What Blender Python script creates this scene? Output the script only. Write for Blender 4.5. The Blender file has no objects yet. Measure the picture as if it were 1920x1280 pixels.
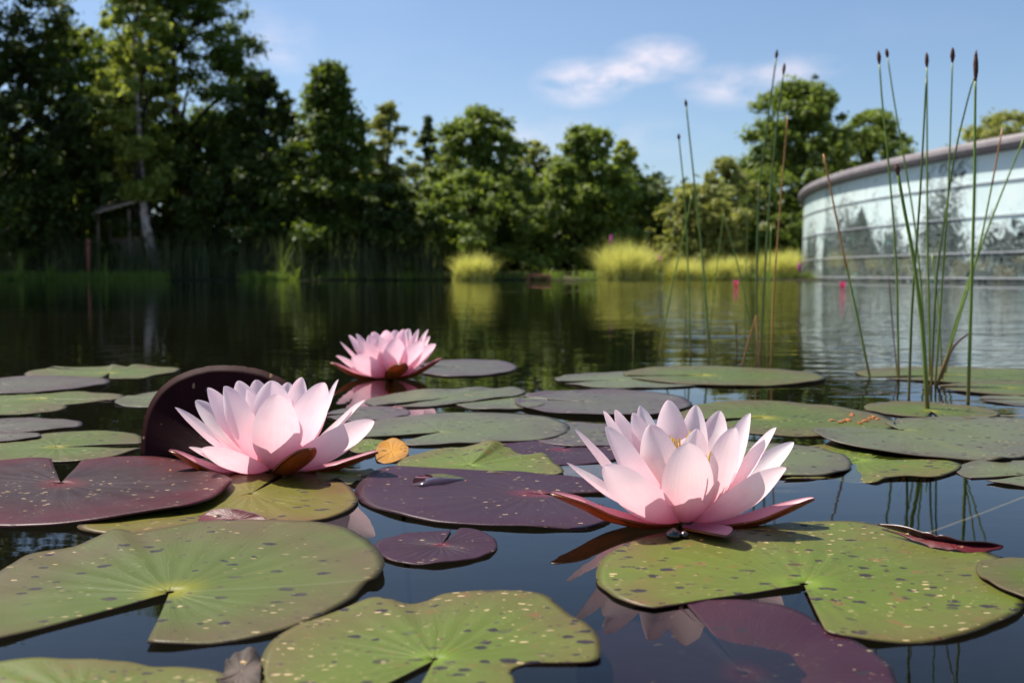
import bpy, math, random
import numpy as np
from mathutils import Vector, noise as mnoise
sc = bpy.context.scene
COL = sc.collection
PI = math.pi
# ------------------------------------------------------------------ camera
F, CX, CY, VH, H = 1800.0, 960.0, 640.0, 516.0, 0.15
PITCH = math.atan((CY - VH) / F)
cd = bpy.data.cameras.new('camera'); cam = bpy.data.objects.new('camera', cd); COL.objects.link(cam)
cam.location = (0, 0, H); cam.rotation_euler = (PI / 2 - PITCH, 0, 0)
cd.sensor_fit = 'HORIZONTAL'; cd.sensor_width = 36.0; cd.lens = 36.0 * F / 1920
cd.clip_start = 0.02; cd.clip_end = 3000
cd.dof.use_dof = True; cd.dof.focus_distance = 0.62; cd.dof.aperture_fstop = 12.5
sc.camera = cam
FWD = np.array([0, math.cos(PITCH), -math.sin(PITCH)]); UP = np.array([0, math.sin(PITCH), math.cos(PITCH)])
def ray(u, v): return FWD + np.array([1., 0, 0]) * (u - CX) / F + UP * (CY - v) / F
def at_z(u, v, z=0.0):
    d = ray(u, v); return np.array([0, 0, H]) + d * ((z - H) / d[2])
def at_y(u, v, Y):
    d = ray(u, v); return np.array([0, 0, H]) + d * (Y / d[1])
# ------------------------------------------------------------------ world, sun, exposure
SUN_AZ, SUN_EL = math.radians(-58), math.radians(60)      # azimuth from +Y, negative = to the left
w = bpy.data.worlds.new('World'); sc.world = w; w.use_nodes = True
nt = w.node_tree; N = nt.nodes; L = nt.links
for n in list(N): N.remove(n)
wo = N.new('ShaderNodeOutputWorld'); bg = N.new('ShaderNodeBackground'); bg.inputs[1].default_value = 0.078
sky = N.new('ShaderNodeTexSky'); sky.sky_type = 'NISHITA'; sky.sun_disc = False
sky.sun_elevation = SUN_EL; sky.sun_rotation = SUN_AZ
sky.air_density = 1.0; sky.dust_density = 0.9; sky.ozone_density = 4.0
tc = N.new('ShaderNodeTexCoord')
def cloud_noise(scale, detail, sx=(1, 1, 2.2)):
    mp = N.new('ShaderNodeMapping'); mp.inputs['Scale'].default_value = sx; L.new(tc.outputs['Generated'], mp.inputs[0])
    t = N.new('ShaderNodeTexNoise'); t.inputs['Scale'].default_value = scale; t.inputs['Detail'].default_value = detail
    t.inputs['Roughness'].default_value = 0.55
    L.new(mp.outputs[0], t.inputs[0]); return t.outputs[0]
def wmath(op, a, b=None, clamp=False):
    m = N.new('ShaderNodeMath'); m.operation = op; m.use_clamp = clamp
    for i, x in enumerate((a, b)):
        if x is None: continue
        if isinstance(x, (int, float)): m.inputs[i].default_value = x
        else: L.new(x, m.inputs[i])
    return m.outputs[0]
nz = cloud_noise(20, 7); total = None
for (u, v, rx, rz, amp) in [(1090, 155, 80, 40, 1.3), (1228, 110, 75, 36, 1.4), (1160, 140, 60, 26, .8), (1370, 162, 85, 36, .85), (1490, 130, 75, 26, .7), (515, 90, 75, 60, .45), (960, 262, 120, 45, .4), (1160, 255, 160, 40, .25)]:
    d = ray(u, v); d = d / np.linalg.norm(d)
    s = N.new('ShaderNodeVectorMath'); s.operation = 'SUBTRACT'; L.new(tc.outputs['Generated'], s.inputs[0]); s.inputs[1].default_value = d
    m = N.new('ShaderNodeVectorMath'); m.operation = 'MULTIPLY'; L.new(s.outputs[0], m.inputs[0])
    m.inputs[1].default_value = (F / rx, F / rx * .6, F / rz)
    ln = N.new('ShaderNodeVectorMath'); ln.operation = 'LENGTH'; L.new(m.outputs[0], ln.inputs[0])
    f = wmath('SUBTRACT', 1.25, ln.outputs['Value'], True)
    f = wmath('MULTIPLY', f, amp)
    total = f if total is None else wmath('ADD', total, f)
nzs = wmath('MULTIPLY', wmath('SUBTRACT', nz, .36), 3.2, True)
cl = wmath('MULTIPLY', total, nzs, True)
wide = wmath('MULTIPLY', wmath('SUBTRACT', cloud_noise(3.2, 7, (1, 1, 3.0)), .52), 1.6, True)
cl = wmath('ADD', cl, wmath('MULTIPLY', wide, .22), True)
mx = N.new('ShaderNodeMix'); mx.data_type = 'RGBA'; L.new(wmath('MULTIPLY', cl, .62), mx.inputs[0])
L.new(sky.outputs[0], mx.inputs[6]); mx.inputs[7].default_value = (8.2, 7.3, 7.6, 1)
L.new(mx.outputs[2], bg.inputs[0]); L.new(bg.outputs[0], wo.inputs[0])
sd = bpy.data.lights.new('sun', 'SUN'); so = bpy.data.objects.new('sun', sd); COL.objects.link(so)
sd.energy = 5.0; sd.angle = math.radians(.53); sd.color = (1, .94, .84)
sv = Vector((math.sin(SUN_AZ) * math.cos(SUN_EL), math.cos(SUN_AZ) * math.cos(SUN_EL), math.sin(SUN_EL)))
so.rotation_euler = (-sv).to_track_quat('-Z', 'Y').to_euler(); so.location = (-20, 10, 30)
sc.view_settings.view_transform = 'Standard'; sc.view_settings.look = 'None'
sc.view_settings.exposure = 0.85; sc.view_settings.gamma = 1.0; sc.view_settings.use_curve_mapping = False
# ------------------------------------------------------------------ helpers
def link(name, me, parent=None, mats=()):
    for m in mats: me.materials.append(m)
    o = bpy.data.objects.new(name, me); COL.objects.link(o)
    if parent: o.parent = parent
    return o
def tag(o, label=None, cat=None, group=None, kind=None):
    for k, v in (('label', label), ('category', cat), ('group', group), ('kind', kind)):
        if v: o[k] = v
    return o
def empty(name, loc):
    o = bpy.data.objects.new(name, None); COL.objects.link(o); o.location = loc; o.empty_display_size = .05; return o
def mesh_np(name, V, Fq, smooth=True, midx=None):
    """V (n,3), Fq list of faces or (m,k) array"""
    me = bpy.data.meshes.new(name); V = np.asarray(V, dtype=np.float32)
    if isinstance(Fq, np.ndarray):
        m, k = Fq.shape; me.vertices.add(len(V)); me.vertices.foreach_set('co', V.ravel())
        me.loops.add(m * k); me.loops.foreach_set('vertex_index', Fq.astype(np.int32).ravel())
        me.polygons.add(m); me.polygons.foreach_set('loop_start', np.arange(0, m * k, k, dtype=np.int32))
    else:
        me.from_pydata(V.tolist(), [], Fq)
    me.polygons.foreach_set('use_smooth', [smooth] * len(me.polygons))
    if midx is not None: me.polygons.foreach_set('material_index', np.asarray(midx, dtype=np.int32))
    me.update(calc_edges=True); return me
class Mat:
    def __init__(s, name):
        s.m = bpy.data.materials.new(name); s.m.use_nodes = True; s.t = s.m.node_tree; s.n = s.t.nodes; s.l = s.t.links
        s.n.clear(); s.out = s.n.new('ShaderNodeOutputMaterial')
    def node(s, typ, **kw):
        n = s.n.new('ShaderNode' + typ)
        for k, v in kw.items(): setattr(n, k, v)
        return n
    def put(s, sock, v):
        if isinstance(v, bpy.types.NodeSocket): s.l.new(v, sock)
        elif v is not None: sock.default_value = v
    def math(s, op, a, b=None, clamp=False):
        n = s.node('Math', operation=op, use_clamp=clamp); s.put(n.inputs[0], a)
        if b is not None: s.put(n.inputs[1], b)
        return n.outputs[0]
    def mix(s, f, a, b, blend='MIX'):
        n = s.node('Mix', data_type='RGBA', blend_type=blend); s.put(n.inputs[0], f)
        for i, x in ((6, a), (7, b)):
            s.put(n.inputs[i], (*x, 1) if isinstance(x, tuple) and len(x) == 3 else x)
        return n.outputs[2]
    def noise(s, vec, scale, detail=4, rough=.55, dist=0, out=0):
        n = s.node('TexNoise'); s.put(n.inputs['Vector'], vec); s.put(n.inputs['Scale'], scale)
        n.inputs['Detail'].default_value = detail; n.inputs['Roughness'].default_value = rough; n.inputs['Distortion'].default_value = dist
        return n.outputs[out]
    def ramp(s, f, a, b, lo=0., hi=1.):
        n = s.node('MapRange', interpolation_type='SMOOTHSTEP'); s.put(n.inputs[0], f)
        for i, x in enumerate((a, b, lo, hi)): n.inputs[i + 1].default_value = x
        return n.outputs[0]
    def mapping(s, vec, scale=(1, 1, 1), loc=(0, 0, 0), rot=(0, 0, 0)):
        n = s.node('Mapping'); s.put(n.inputs[0], vec); n.inputs['Scale'].default_value = scale
        s.put(n.inputs['Location'], loc); n.inputs['Rotation'].default_value = rot; return n.outputs[0]
    def uv(s, name): return s.node('UVMap', uv_map=name).outputs[0]
    def sep(s, v):
        n = s.node('SeparateXYZ'); s.put(n.inputs[0], v); return n.outputs
    def bump(s, h, strength=.3, dist=.001):
        n = s.node('Bump'); n.inputs['Strength'].default_value = strength; n.inputs['Distance'].default_value = dist
        s.put(n.inputs['Height'], h); return n.outputs[0]
    def principled(s, color, rough=.5, spec=.5, normal=None, **kw):
        n = s.node('BsdfPrincipled'); s.put(n.inputs['Base Color'], (*color, 1) if isinstance(color, tuple) and len(color) == 3 else color)
        s.put(n.inputs['Roughness'], rough); s.put(n.inputs['Specular IOR Level'], spec)
        if normal is not None: s.put(n.inputs['Normal'], normal)
        for k, v in kw.items(): s.put(n.inputs[k], v)
        return n.outputs[0]
    def mixsh(s, f, a, b):
        n = s.node('MixShader'); s.put(n.inputs[0], f); s.l.new(a, n.inputs[1]); s.l.new(b, n.inputs[2]); return n.outputs[0]
    def done(s, sh): s.l.new(sh, s.out.inputs[0]); return s.m
def simple(name, c1, c2=None, scale=8, rough=.7, spec=.3, bump=.2, bd=.01):
    M = Mat(name); ob = M.node('TexCoord').outputs['Object']; nf = M.noise(ob, scale, 6)
    return M.done(M.principled(M.mix(M.ramp(nf, .3, .7), c1, c2 or tuple(x * .6 for x in c1)), rough, spec, M.bump(nf, bump, bd)))
def foliage(name, c1, c2, trans=.4, gloss=.35):
    """leaf cards: colour varies leaf by leaf (stored tint) and branch by branch (noise)"""
    M = Mat(name); g = M.node('Attribute', attribute_name='tint').outputs['Fac']
    ob = M.node('TexCoord').outputs['Object']
    col = M.mix(g, c1, c2); col = M.mix(M.ramp(M.noise(ob, .7, 3), .35, .7, 0, .5), col, tuple(x * 1.25 for x in c2))
    a = M.principled(col, .55, gloss)
    t = M.node('BsdfTranslucent'); M.put(t.inputs[0], M.mix(.5, col, (c2[0] * 1.3, c2[1] * 1.3, c2[2] * .5)))
    return M.done(M.mixsh(trans, a, t.outputs[0]))
# ------------------------------------------------------------------ terrain and pond
PX0, PX1, PY0, PY1 = -27., 36., -4., 28.6
def shore_d(x, y):
    """distance outside the pond edge (negative inside)"""
    wob = 0.5 * mnoise.noise(Vector((x * .11, y * .11, 3.))) + .2 * mnoise.noise(Vector((x * .5, y * .5, 1.)))
    cx, cy, hx, hy, r = (PX0 + PX1) / 2, (PY0 + PY1) / 2, (PX1 - PX0) / 2, (PY1 - PY0) / 2, 5.
    qx, qy = abs(x - cx) - hx + r, abs(y - cy) - hy + r
    return math.hypot(max(qx, 0), max(qy, 0)) + min(max(qx, qy), 0) - r + wob
def ground_z(x, y):
    d = shore_d(x, y)
    if d < -2.5: return -.75
    if d < .3:
        k = (d + 2.5) / 2.8; return -.75 + .82 * k * k * (3 - 2 * k)
    return .07 + .25 * (1 - math.exp(-(d - .3) / 4)) + .05 * mnoise.noise(Vector((x * .4, y * .4, 0)))
gx = np.concatenate([[-900, -300, -120, -70], np.arange(-45, 60.1, .75), [80, 130, 300, 900]])
gy = np.concatenate([[-900, -300, -100, -40, -20], np.arange(-10, 50.1, .6), [60, 80, 130, 300, 900]])
V = [(x, y, ground_z(x, y)) for y in gy for x in gx]; nx = len(gx)
Fc = np.array([(j * nx + i, j * nx + i + 1, (j + 1) * nx + i + 1, (j + 1) * nx + i) for j in range(len(gy) - 1) for i in range(nx - 1)])
M = Mat('soil and grass ground'); ob = M.node('TexCoord').outputs['Object']; z = M.sep(ob)[2]
gc = M.mix(M.ramp(M.noise(ob, 1.3, 6), .35, .65), (.035, .05, .015), (.06, .05, .03))
gc = M.mix(M.ramp(z, -.02, .06), (.006, .006, .004), gc)
gmat = M.done(M.principled(gc, .9, .1, M.bump(M.noise(ob, 12, 5), .5, .05)))
tag(link('ground', mesh_np('ground', V, Fc), None, [gmat]), kind='structure')
# water: a clear dark surface, sky and trees mirrored by Fresnel, brown water below
M = Mat('pond water'); ob = M.node('TexCoord').outputs['Object']; xyz = M.sep(ob)
far = M.ramp(xyz[1], .7, 3.5); right = M.math('MULTIPLY', M.ramp(xyz[0], .25, .7), M.ramp(xyz[1], .95, 1.4))
n1 = M.noise(M.mapping(ob, (4, 11, 1)), 1.0, 3, .5); n2 = M.noise(M.mapping(ob, (14, 34, 1)), 1.0, 2, .5)
n3 = M.noise(M.mapping(ob, (.8, 2.4, 1)), 1.0, 3, .5)
amp = M.math('ADD', M.math('ADD', .08, M.math('MULTIPLY', far, .35)), M.math('MULTIPLY', right, 1.25))
hh = M.math('MULTIPLY', M.math('ADD', M.math('ADD', n1, M.math('MULTIPLY', n2, .22)), M.math('MULTIPLY', n3, 1.6)), amp)
nb = M.bump(hh, 1.0, .0035)
fr = M.node('Fresnel'); fr.inputs[0].default_value = 1.333; M.put(fr.inputs['Normal'], nb)
tr = M.node('BsdfTransparent'); tr.inputs[0].default_value = (.5, .5, .42, 1)
gl = M.node('BsdfAnisotropic'); gl.inputs['Roughness'].default_value = .0; gl.inputs[0].default_value = (1, 1, 1, 1); M.put(gl.inputs['Normal'], nb)
wmat = M.done(M.mixsh(fr.outputs[0], tr.outputs[0], gl.outputs[0]))
wv = [(-32, -9, 0), (60, -9, 0), (60, 31, 0), (-32, 31, 0)]
tag(link('water', mesh_np('water', wv, [(0, 1, 2, 3)], False), None, [wmat]), kind='structure')
# ------------------------------------------------------------------ lily pads
PAD_MATS = {}
def pad_mat(kind):
    if kind in PAD_MATS: return PAD_MATS[kind]
    inner, mid, edge, vein, spots, scars, rough = {
        'green':   ((.20, .19, .008), (.070, .096, .011), (.095, .060, .026), (.11, .135, .02), .4, .4, .45),
        'spotted': ((.13, .20, .010), (.088, .120, .012), (.11, .080, .024), (.12, .155, .022), 1., 1.0, .48),
        'olive':   ((.15, .13, .008), (.112, .104, .007), (.12, .055, .018), (.13, .12, .015), .5, .25, .45),
        'purple':  ((.14, .018, .030), (.034, .012, .020), (.034, .005, .015), (.052, .036, .020), .08, .35, .42),
        'wine':    ((.14, .018, .020), (.034, .016, .015), (.080, .004, .010), (.055, .034, .018), .15, .7, .42),
        'maroon':  ((.022, .003, .004), (.016, .002, .003), (.026, .003, .005), (.024, .004, .005), .0, .1, .65),
        'grey':    ((.115, .135, .035), (.096, .110, .048), (.085, .065, .050), (.12, .13, .06), .35, .5, .40),
        'dusk':    ((.10, .09, .055), (.082, .075, .055), (.078, .045, .052), (.10, .09, .065), .25, .45, .40),
        'yellow':  ((.40, .20, .012), (.42, .19, .012), (.22, .09, .012), (.4, .22, .03), .3, .3, .5),
        'red':     ((.13, .014, .016), (.10, .010, .014), (.08, .008, .01), (.12, .02, .018), .3, .4, .45),
        'dry':     ((.11, .08, .065), (.10, .075, .06), (.05, .036, .03), (.04, .028, .024), .3, .3, .7),
    }[kind]
    M = Mat('lily pad ' + kind); p = M.uv('plane'); q = M.sep(M.uv('polar')); t, th = q[0], q[1]
    rnd = M.node('ObjectInfo').outputs['Random']
    off = M.node('CombineXYZ'); M.put(off.inputs[0], M.math('MULTIPLY', rnd, 37.)); M.put(off.inputs[1], M.math('MULTIPLY', rnd, 91.))
    va = M.node('VectorMath', operation='ADD'); M.put(va.inputs[0], p); M.put(va.inputs[1], off.outputs[0]); pp = va.outputs[0]
    big = M.noise(pp, 14, 4, .6)
    c = M.mix(M.ramp(t, .0, .22), inner, mid)
    c = M.mix(M.math('MULTIPLY', M.ramp(t, .35, 1.0), M.ramp(big, .28, .62)), c, edge); c = M.mix(M.ramp(t, .955, .995, 0, .7), c, tuple(x * .7 for x in edge))
    c = M.mix(M.ramp(big, .42, .75, 0, .35), c, tuple(x * .65 for x in mid))
    # veins fanning out from the stalk
    vd = M.math('ADD', M.math('MULTIPLY', th, 3.6), M.math('MULTIPLY', M.noise(pp, 22, 3), 1.5))
    vw = M.math('ABSOLUTE', M.math('SINE', M.math('MULTIPLY', vd, PI)))
    vline = M.math('MULTIPLY', M.ramp(vw, .0, .22, 1, 0), M.ramp(t, .03, .95, 1, .15))
    c = M.mix(M.math('MULTIPLY', vline, .30), c, vein)
    streak = M.node('CombineXYZ'); M.put(streak.inputs[0], M.math('MULTIPLY', th, 60.)); M.put(streak.inputs[1], M.math('MULTIPLY', t, 4.)); M.put(streak.inputs[2], M.math('MULTIPLY', rnd, 50.))
    sn = M.noise(streak.outputs[0], 1., 4, .6); c = M.mix(M.ramp(sn, .35, .75, 0, .35), c, tuple(x * .6 for x in mid))
    # dark bites and tan scars
    def cells(scale, stretch, density, lo, hi, rot):
        v = M.node('TexVoronoi'); M.put(v.inputs['Vector'], M.mapping(pp, (1, stretch, 1), rot=(0, 0, rot))); v.inputs['Scale'].default_value = scale
        s = M.sep(v.outputs['Color']); keep = M.ramp(s[0], 1 - density, 1 - density + .02)
        dd = M.math('ADD', v.outputs['Distance'], M.math('MULTIPLY', M.math('SUBTRACT', M.noise(pp, scale * 2.2, 2), .5), .5))
        size = M.math('MULTIPLY', M.math('ADD', s[1], .35), 1.)
        return M.math('MULTIPLY', keep, M.ramp(M.math('DIVIDE', dd, size), lo, hi, 1, 0))
    patch = M.ramp(M.noise(pp, 16, 2), .36, .5)
    dk = M.math('MULTIPLY', cells(105, 1.7, .08 + .46 * spots, .28, .36, .35), patch)
    if spots > .9: c = M.mix(M.math('MULTIPLY', M.ramp(M.noise(pp, 75, 4, .7), .60, .66), .65), c, (.16, .075, .028))
    c = M.mix(M.math('MULTIPLY', dk, .95), c, (.016, .011, .02))
    dk2 = cells(230, 1.3, .05 + .2 * spots, .22, .3, -.2); c = M.mix(M.math('MULTIPLY', dk2, .8), c, (.06, .025, .025))
    sc1 = M.math('MULTIPLY', cells(170, 2.4, .05 + .28 * scars, .2, .28, .15), M.ramp(M.noise(pp, 13, 2), .4, .62)); c = M.mix(M.math('MULTIPLY', sc1, .85), c, (.50, .36, .20))
    frk = M.ramp(M.noise(pp, 420, 2, .6), .70 - .05 * scars, .74 - .04 * scars); frk = M.math('MULTIPLY', frk, M.ramp(M.noise(pp, 22, 3), .45, .62)); c = M.mix(M.math('MULTIPLY', frk, .35 + .4 * scars), c, (.42, .29, .14))
    hgt = M.math('ADD', M.math('MULTIPLY', vline, -.5), M.math('ADD', M.math('MULTIPLY', sn, .6), M.math('MULTIPLY', M.noise(pp, 260, 3), .25)))
    hgt = M.math('SUBTRACT', hgt, M.math('MULTIPLY', dk, .5))
    r = M.math('ADD', rough, M.math('MULTIPLY', M.math('SUBTRACT', M.noise(pp, 40, 3), .5), .22))
    r = M.math('ADD', r, M.math('MULTIPLY', dk, .35))
    a = M.principled(c, r, {'maroon': .10, 'purple': .26, 'wine': .24}.get(kind, .30), M.bump(hgt, .3, .0008))
    tl = M.node('BsdfTranslucent'); M.put(tl.inputs[0], c)
    PAD_MATS[kind] = M.done(M.mixsh(.12, a, tl.outputs[0])); return PAD_MATS[kind]
under_mat = simple('pad underside', (.075, .018, .022), (.05, .02, .018), 60, .4, .5, .2, .001)
PADS = {}
def smooth_path(P, n, closed=False):
    P = np.asarray(P, float); m = len(P)
    seg = np.linalg.norm(np.diff(P, axis=0), axis=1) ** .5 + 1e-6; tt = np.concatenate([[0], np.cumsum(seg)]); T = np.linspace(0, tt[-1], n)
    tg = np.zeros_like(P); tg[1:-1] = (P[2:] - P[:-2]) / (tt[2:] - tt[:-2])[:, None]; tg[0] = (P[1] - P[0]) / seg[0]; tg[-1] = (P[-1] - P[-2]) / seg[-1]
    i = np.clip(np.searchsorted(tt, T, side='right') - 1, 0, m - 2); h = (tt[i + 1] - tt[i])[:, None]; s = ((T - tt[i])[:, None]) / h
    return (2 * s**3 - 3 * s**2 + 1) * P[i] + (s**3 - 2 * s**2 + s) * h * tg[i] + (-2 * s**3 + 3 * s**2) * P[i + 1] + (s**3 - s**2) * h * tg[i + 1]
def pad(label, kind, C, O, seed, ruffle=.0007, dish=.0, name='lily_pad', cat='lily pad', thick=.0008, zpow=1.8, K=16, NO=112, group=None, wob=.012, lipup=.0, wavy=1):
    """C stalk point, O outline from one slit lip round to the other (world points)"""
    rng = random.Random(seed); C = np.asarray(C, float); O = smooth_path(O, NO)
    th = np.unwrap(np.arctan2(O[:, 1] - C[1], O[:, 0] - C[0]))
    R = np.linalg.norm(O - C, axis=1).mean()
    for i in range(NO):
        e = min(i, NO - 1 - i) / 6.; k = min(1, e)
        O[i] = C + (O[i] - C) * (1 + k * wob * (mnoise.noise(Vector((th[i] * 2.2, seed * 7.1, 0))) + .6 * mnoise.noise(Vector((th[i] * 9., seed * 3.3, 5)))))
    ts = np.concatenate([[0.02], np.linspace(0, 1, K + 1)[1:] ** .85]); T, B = [], []
    ph = [rng.uniform(0, 6.28) for _ in range(4)]
    for t in ts:
        for i in range(NO):
            p = C + (O[i] - C) * t
            p[2] = C[2] + (O[i][2] - C[2]) * t ** zpow
            p[2] += .7 * ruffle * t ** 3 * (math.sin(3 * th[i] + ph[0]) + .8 * math.sin(7 * th[i] + ph[1]) + .45 * math.sin(13 * th[i] + ph[2])) + .0008 * mnoise.noise(Vector((p[0] * 28, p[1] * 28, seed)))
            p[2] += dish * t ** 2 + lipup * max(0, t - .9) * 10 + wavy * .0002 * math.cos(26 * th[i]) * math.sin(PI * t)
            T.append(p)
    T = np.array(T); nv = len(T); B = T - np.array([0, 0, thick]); B.reshape(len(ts), NO, 3)[-1] += (C - B.reshape(len(ts), NO, 3)[-1]) * .006
    f, mi = [], []
    ccw = th[-1] > th[0]
    def quad(a, b, c, d, m): f.append((a, b, c, d) if ccw else (d, c, b, a)); mi.append(m)
    nr = len(ts)
    for k in range(nr - 1):
        for i in range(NO - 1):
            a = k * NO + i; quad(a, a + NO, a + NO + 1, a + 1, 0); quad(a + nv + 1, a + nv + NO + 1, a + nv + NO, a + nv, 1)
    for i in range(NO - 1):
        a = (nr - 1) * NO + i; quad(a, a + nv, a + nv + 1, a + 1, 1); a = i; quad(a + 1, a + nv + 1, a + nv, a, 1)
    for k in range(nr - 1):
        a = k * NO; quad(a, a + nv, a + nv + NO, a + NO, 1); a = k * NO + NO - 1; quad(a + NO, a + NO + nv, a + nv, a, 1)
    VV = np.vstack([T, B]) - C
    me = mesh_np(name, VV, np.array(f), True, mi)
    l1 = me.uv_layers.new(name='plane'); l2 = me.uv_layers.new(name='polar')
    vi = np.empty(len(me.loops), dtype=np.int32); me.loops.foreach_get('vertex_index', vi); vm = vi % nv
    l1.data.foreach_set('uv', VV[vi][:, :2].astype(np.float32).ravel())
    pol = np.stack([ts[vm // NO], th[vm % NO]], 1); l2.data.foreach_set('uv', pol.astype(np.float32).ravel())
    o = link(name, me, None, [pad_mat(kind), under_mat]); o.location = C
    tag(o, label, cat, group); PADS[label] = (o, T); return o
def zf(z): return z * .35 if z <= .008 and z >= 0 else (z if z < 0 else .0028 + (z - .008) * .9)
def traced(label, kind, c, pts, z=.004, seed=1, **kw):
    z = zf(z); C = at_z(c[0], c[1], zf(c[2]) if len(c) > 2 else z)
    return pad(label, kind, C, [at_z(p[0], p[1], zf(p[2]) if len(p) > 2 else z) for p in pts], seed, **kw)
def oval(label, kind, x0, x1, y0, y1, slit, z=.004, seed=1, open_=7., rot=0., **kw):
    """pad by its extents in the photograph, slit direction in degrees (0 = +X, 90 = away)"""
    z = zf(z); yn, yf = at_z(960, y1, z)[1], at_z(960, y0, z)[1]; cy = (yn + yf) / 2; ry = (yf - yn) / 2
    pm = ((cy * 0) + 1); dep = cy
    cx = ((x0 + x1) / 2 - CX) / F * dep * 1.0; rx = (x1 - x0) / 2 / F * dep
    s = math.radians(slit); C = np.array([cx + .22 * rx * math.cos(s), cy + .22 * ry * math.sin(s), z]); O = []
    for i in range(40):
        a = s + math.radians(open_) + (2 * PI - 2 * math.radians(open_)) * i / 39
        e = 1 + .05 * math.cos(2 * (a - s)) * 0
        O.append([cx + rx * math.cos(a) * e, cy + ry * math.sin(a) * e, z])
    return pad(label, kind, C, O, seed, **kw)
# the big pads of the foreground
traced('large smooth green lily pad with yellow stalk spot and wide open notch', 'green', (318, 1112), [
    (-50, 1209), (-90, 1165), (-62, 1118), (-20, 1082, .006), (20, 1058, .007), (60, 1037, .008), (140, 1024, .009), (180, 1009, .010), (215, 994, .011), (258, 999, .009), (300, 990, .010), (370, 976, .011), (420, 972, .012), (480, 971, .012), (545, 974, .011), (600, 979, .010), (650, 989, .009), (690, 1009, .008), (712, 1034, .008), (721, 1062, .009), (708, 1086, .007), (690, 1092), (655, 1125), (600, 1155), (530, 1180), (430, 1199), (330, 1206), (276, 1204)], seed=1, ruffle=.0008, z=.005)
traced('green lily pad covered in dark bites and tan scars, with narrow notch', 'spotted', (815, 1236), [
    (690, 1300), (640, 1320), (540, 1305), (488, 1268), (495, 1226), (522, 1194), (560, 1171), (605, 1154), (650, 1137), (695, 1120, .006), (725, 1119, .006), (765, 1128), (800, 1122), (832, 1110, .006), (880, 1106, .007), (930, 1104, .007), (980, 1107, .006), (1020, 1115), (1045, 1131), (1070, 1151), (1097, 1166), (1120, 1190), (1129, 1218), (1118, 1236), (1060, 1239), (990, 1240), (958, 1252), (965, 1285), (900, 1330), (770, 1320)], seed=2, ruffle=.0007)
traced('spotted green lily pad touching the crumpled dry leaf scrap, without visible notch', 'spotted', (150, 1310), [
    (260, 1420), (400, 1350), (440, 1300), (436, 1274), (400, 1257), (300, 1245), (180, 1237), (80, 1235), (0, 1240), (-100, 1252), (-220, 1290), (-180, 1380), (100, 1440), (200, 1420)], seed=3, ruffle=.0006)
traced('large olive green lily pad spreading below the pink flower with open crown', 'spotted', (1507, 1096), [
    (1225, 1137), (1190, 1131), (1150, 1115), (1122, 1092), (1118, 1070), (1128, 1050), (1152, 1030), (1200, 1010), (1290, 1000), (1365, 992), (1425, 984), (1525, 975), (1600, 976), (1650, 984), (1710, 996), (1770, 1009), (1845, 1032), (1895, 1056), (1917, 1085), (1926, 1115), (1912, 1145), (1862, 1170), (1800, 1190), (1740, 1198), (1660, 1200), (1600, 1196), (1562, 1190), (1547, 1183)], seed=4, ruffle=.0006, z=.005)
oval('small grey green lily pad overlapping the edge of the large olive pad', 'green', 1866, 2090, 1044, 1136, -20, .010, 5)
traced('small round purple lily pad alone in open blue water', 'purple', (828, 1021), [
    (862, 991), (888, 992), (916, 1002), (933, 1018), (924, 1033), (890, 1046), (840, 1054), (790, 1057), (745, 1052), (716, 1041), (703, 1028), (712, 1015), (740, 1003), (780, 996), (820, 993), (846, 992)], seed=6, ruffle=.0005, z=.004)
traced('broad purple lily pad with a puddle beside the flower showing yellow stamens', 'purple', (1012, 925, .004), [
    (1130, 945), (1150, 965), (1105, 988), (1050, 989), (975, 987), (900, 984), (825, 979), (760, 967), (700, 950), (674, 935), (667, 918, .006), (680, 898, .009), (705, 881, .011), (735, 874, .011), (790, 874, .009), (850, 879, .007), (900, 882), (1000, 886), (1080, 893), (1120, 905), (1135, 922)], seed=7, ruffle=.0005, dish=0.0, z=.005)
traced('olive lily pad directly under the pink flower before the standing leaf', 'olive', (470, 925), [
    (560, 880), (610, 890), (650, 908), (671, 934), (658, 954), (620, 970), (560, 979), (480, 988), (350, 1000), (230, 1003), (145, 991), (190, 970), (300, 940), (400, 905), (470, 885), (540, 878)], seed=8, ruffle=.0004, z=.0035)
traced('small curled wine red lily pad edge poking from under the olive pad', 'red', (440, 972, .006), [
    (505, 978, .006), (490, 966, .010), (465, 957, .012), (430, 952, .012), (400, 954, .011), (380, 964, .008), (372, 976, .006), (400, 985, .005), (450, 988, .005), (495, 984, .005)], seed=9, ruffle=.0002)
traced('large wine coloured lily pad with V notch and red rim', 'wine', (114, 905, .006), [
    (152, 864, .008), (200, 858, .008), (265, 855, .008), (330, 861, .009), (390, 879, .011), (430, 894, .012), (436, 904, .012), (415, 924, .012), (370, 944, .012), (300, 955, .011), (200, 972, .009), (100, 983, .007), (0, 985, .006), (-100, 980, .006), (-180, 950, .006), (-150, 900, .006), (-80, 870, .006), (0, 862, .007), (60, 857, .008), (96, 859, .008)], seed=10, ruffle=.0004)
traced('light green lily pad with long slit behind the wine coloured pad', 'green', (106, 837), [
    (268, 829), (262, 815), (230, 809), (150, 808), (90, 812), (40, 820), (-40, 828), (-100, 845), (-50, 862), (0, 865), (60, 862), (110, 865), (170, 862), (230, 851), (266, 839)], seed=11, ruffle=.0006, z=.0035)
oval('dull mauve lily pad behind the light green slit pad', 'dusk', -130, 142, 783, 812, 200, .004, 12)
oval('small dark brown edged lily pad lying over the light green slit pad', 'dusk', -120, 66, 809, 827, 180, .008, 13)
oval('pale green lily pad under the grey mauve pad', 'green', -160, 222, 733, 761, -15, .004, 14, open_=4)
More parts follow.
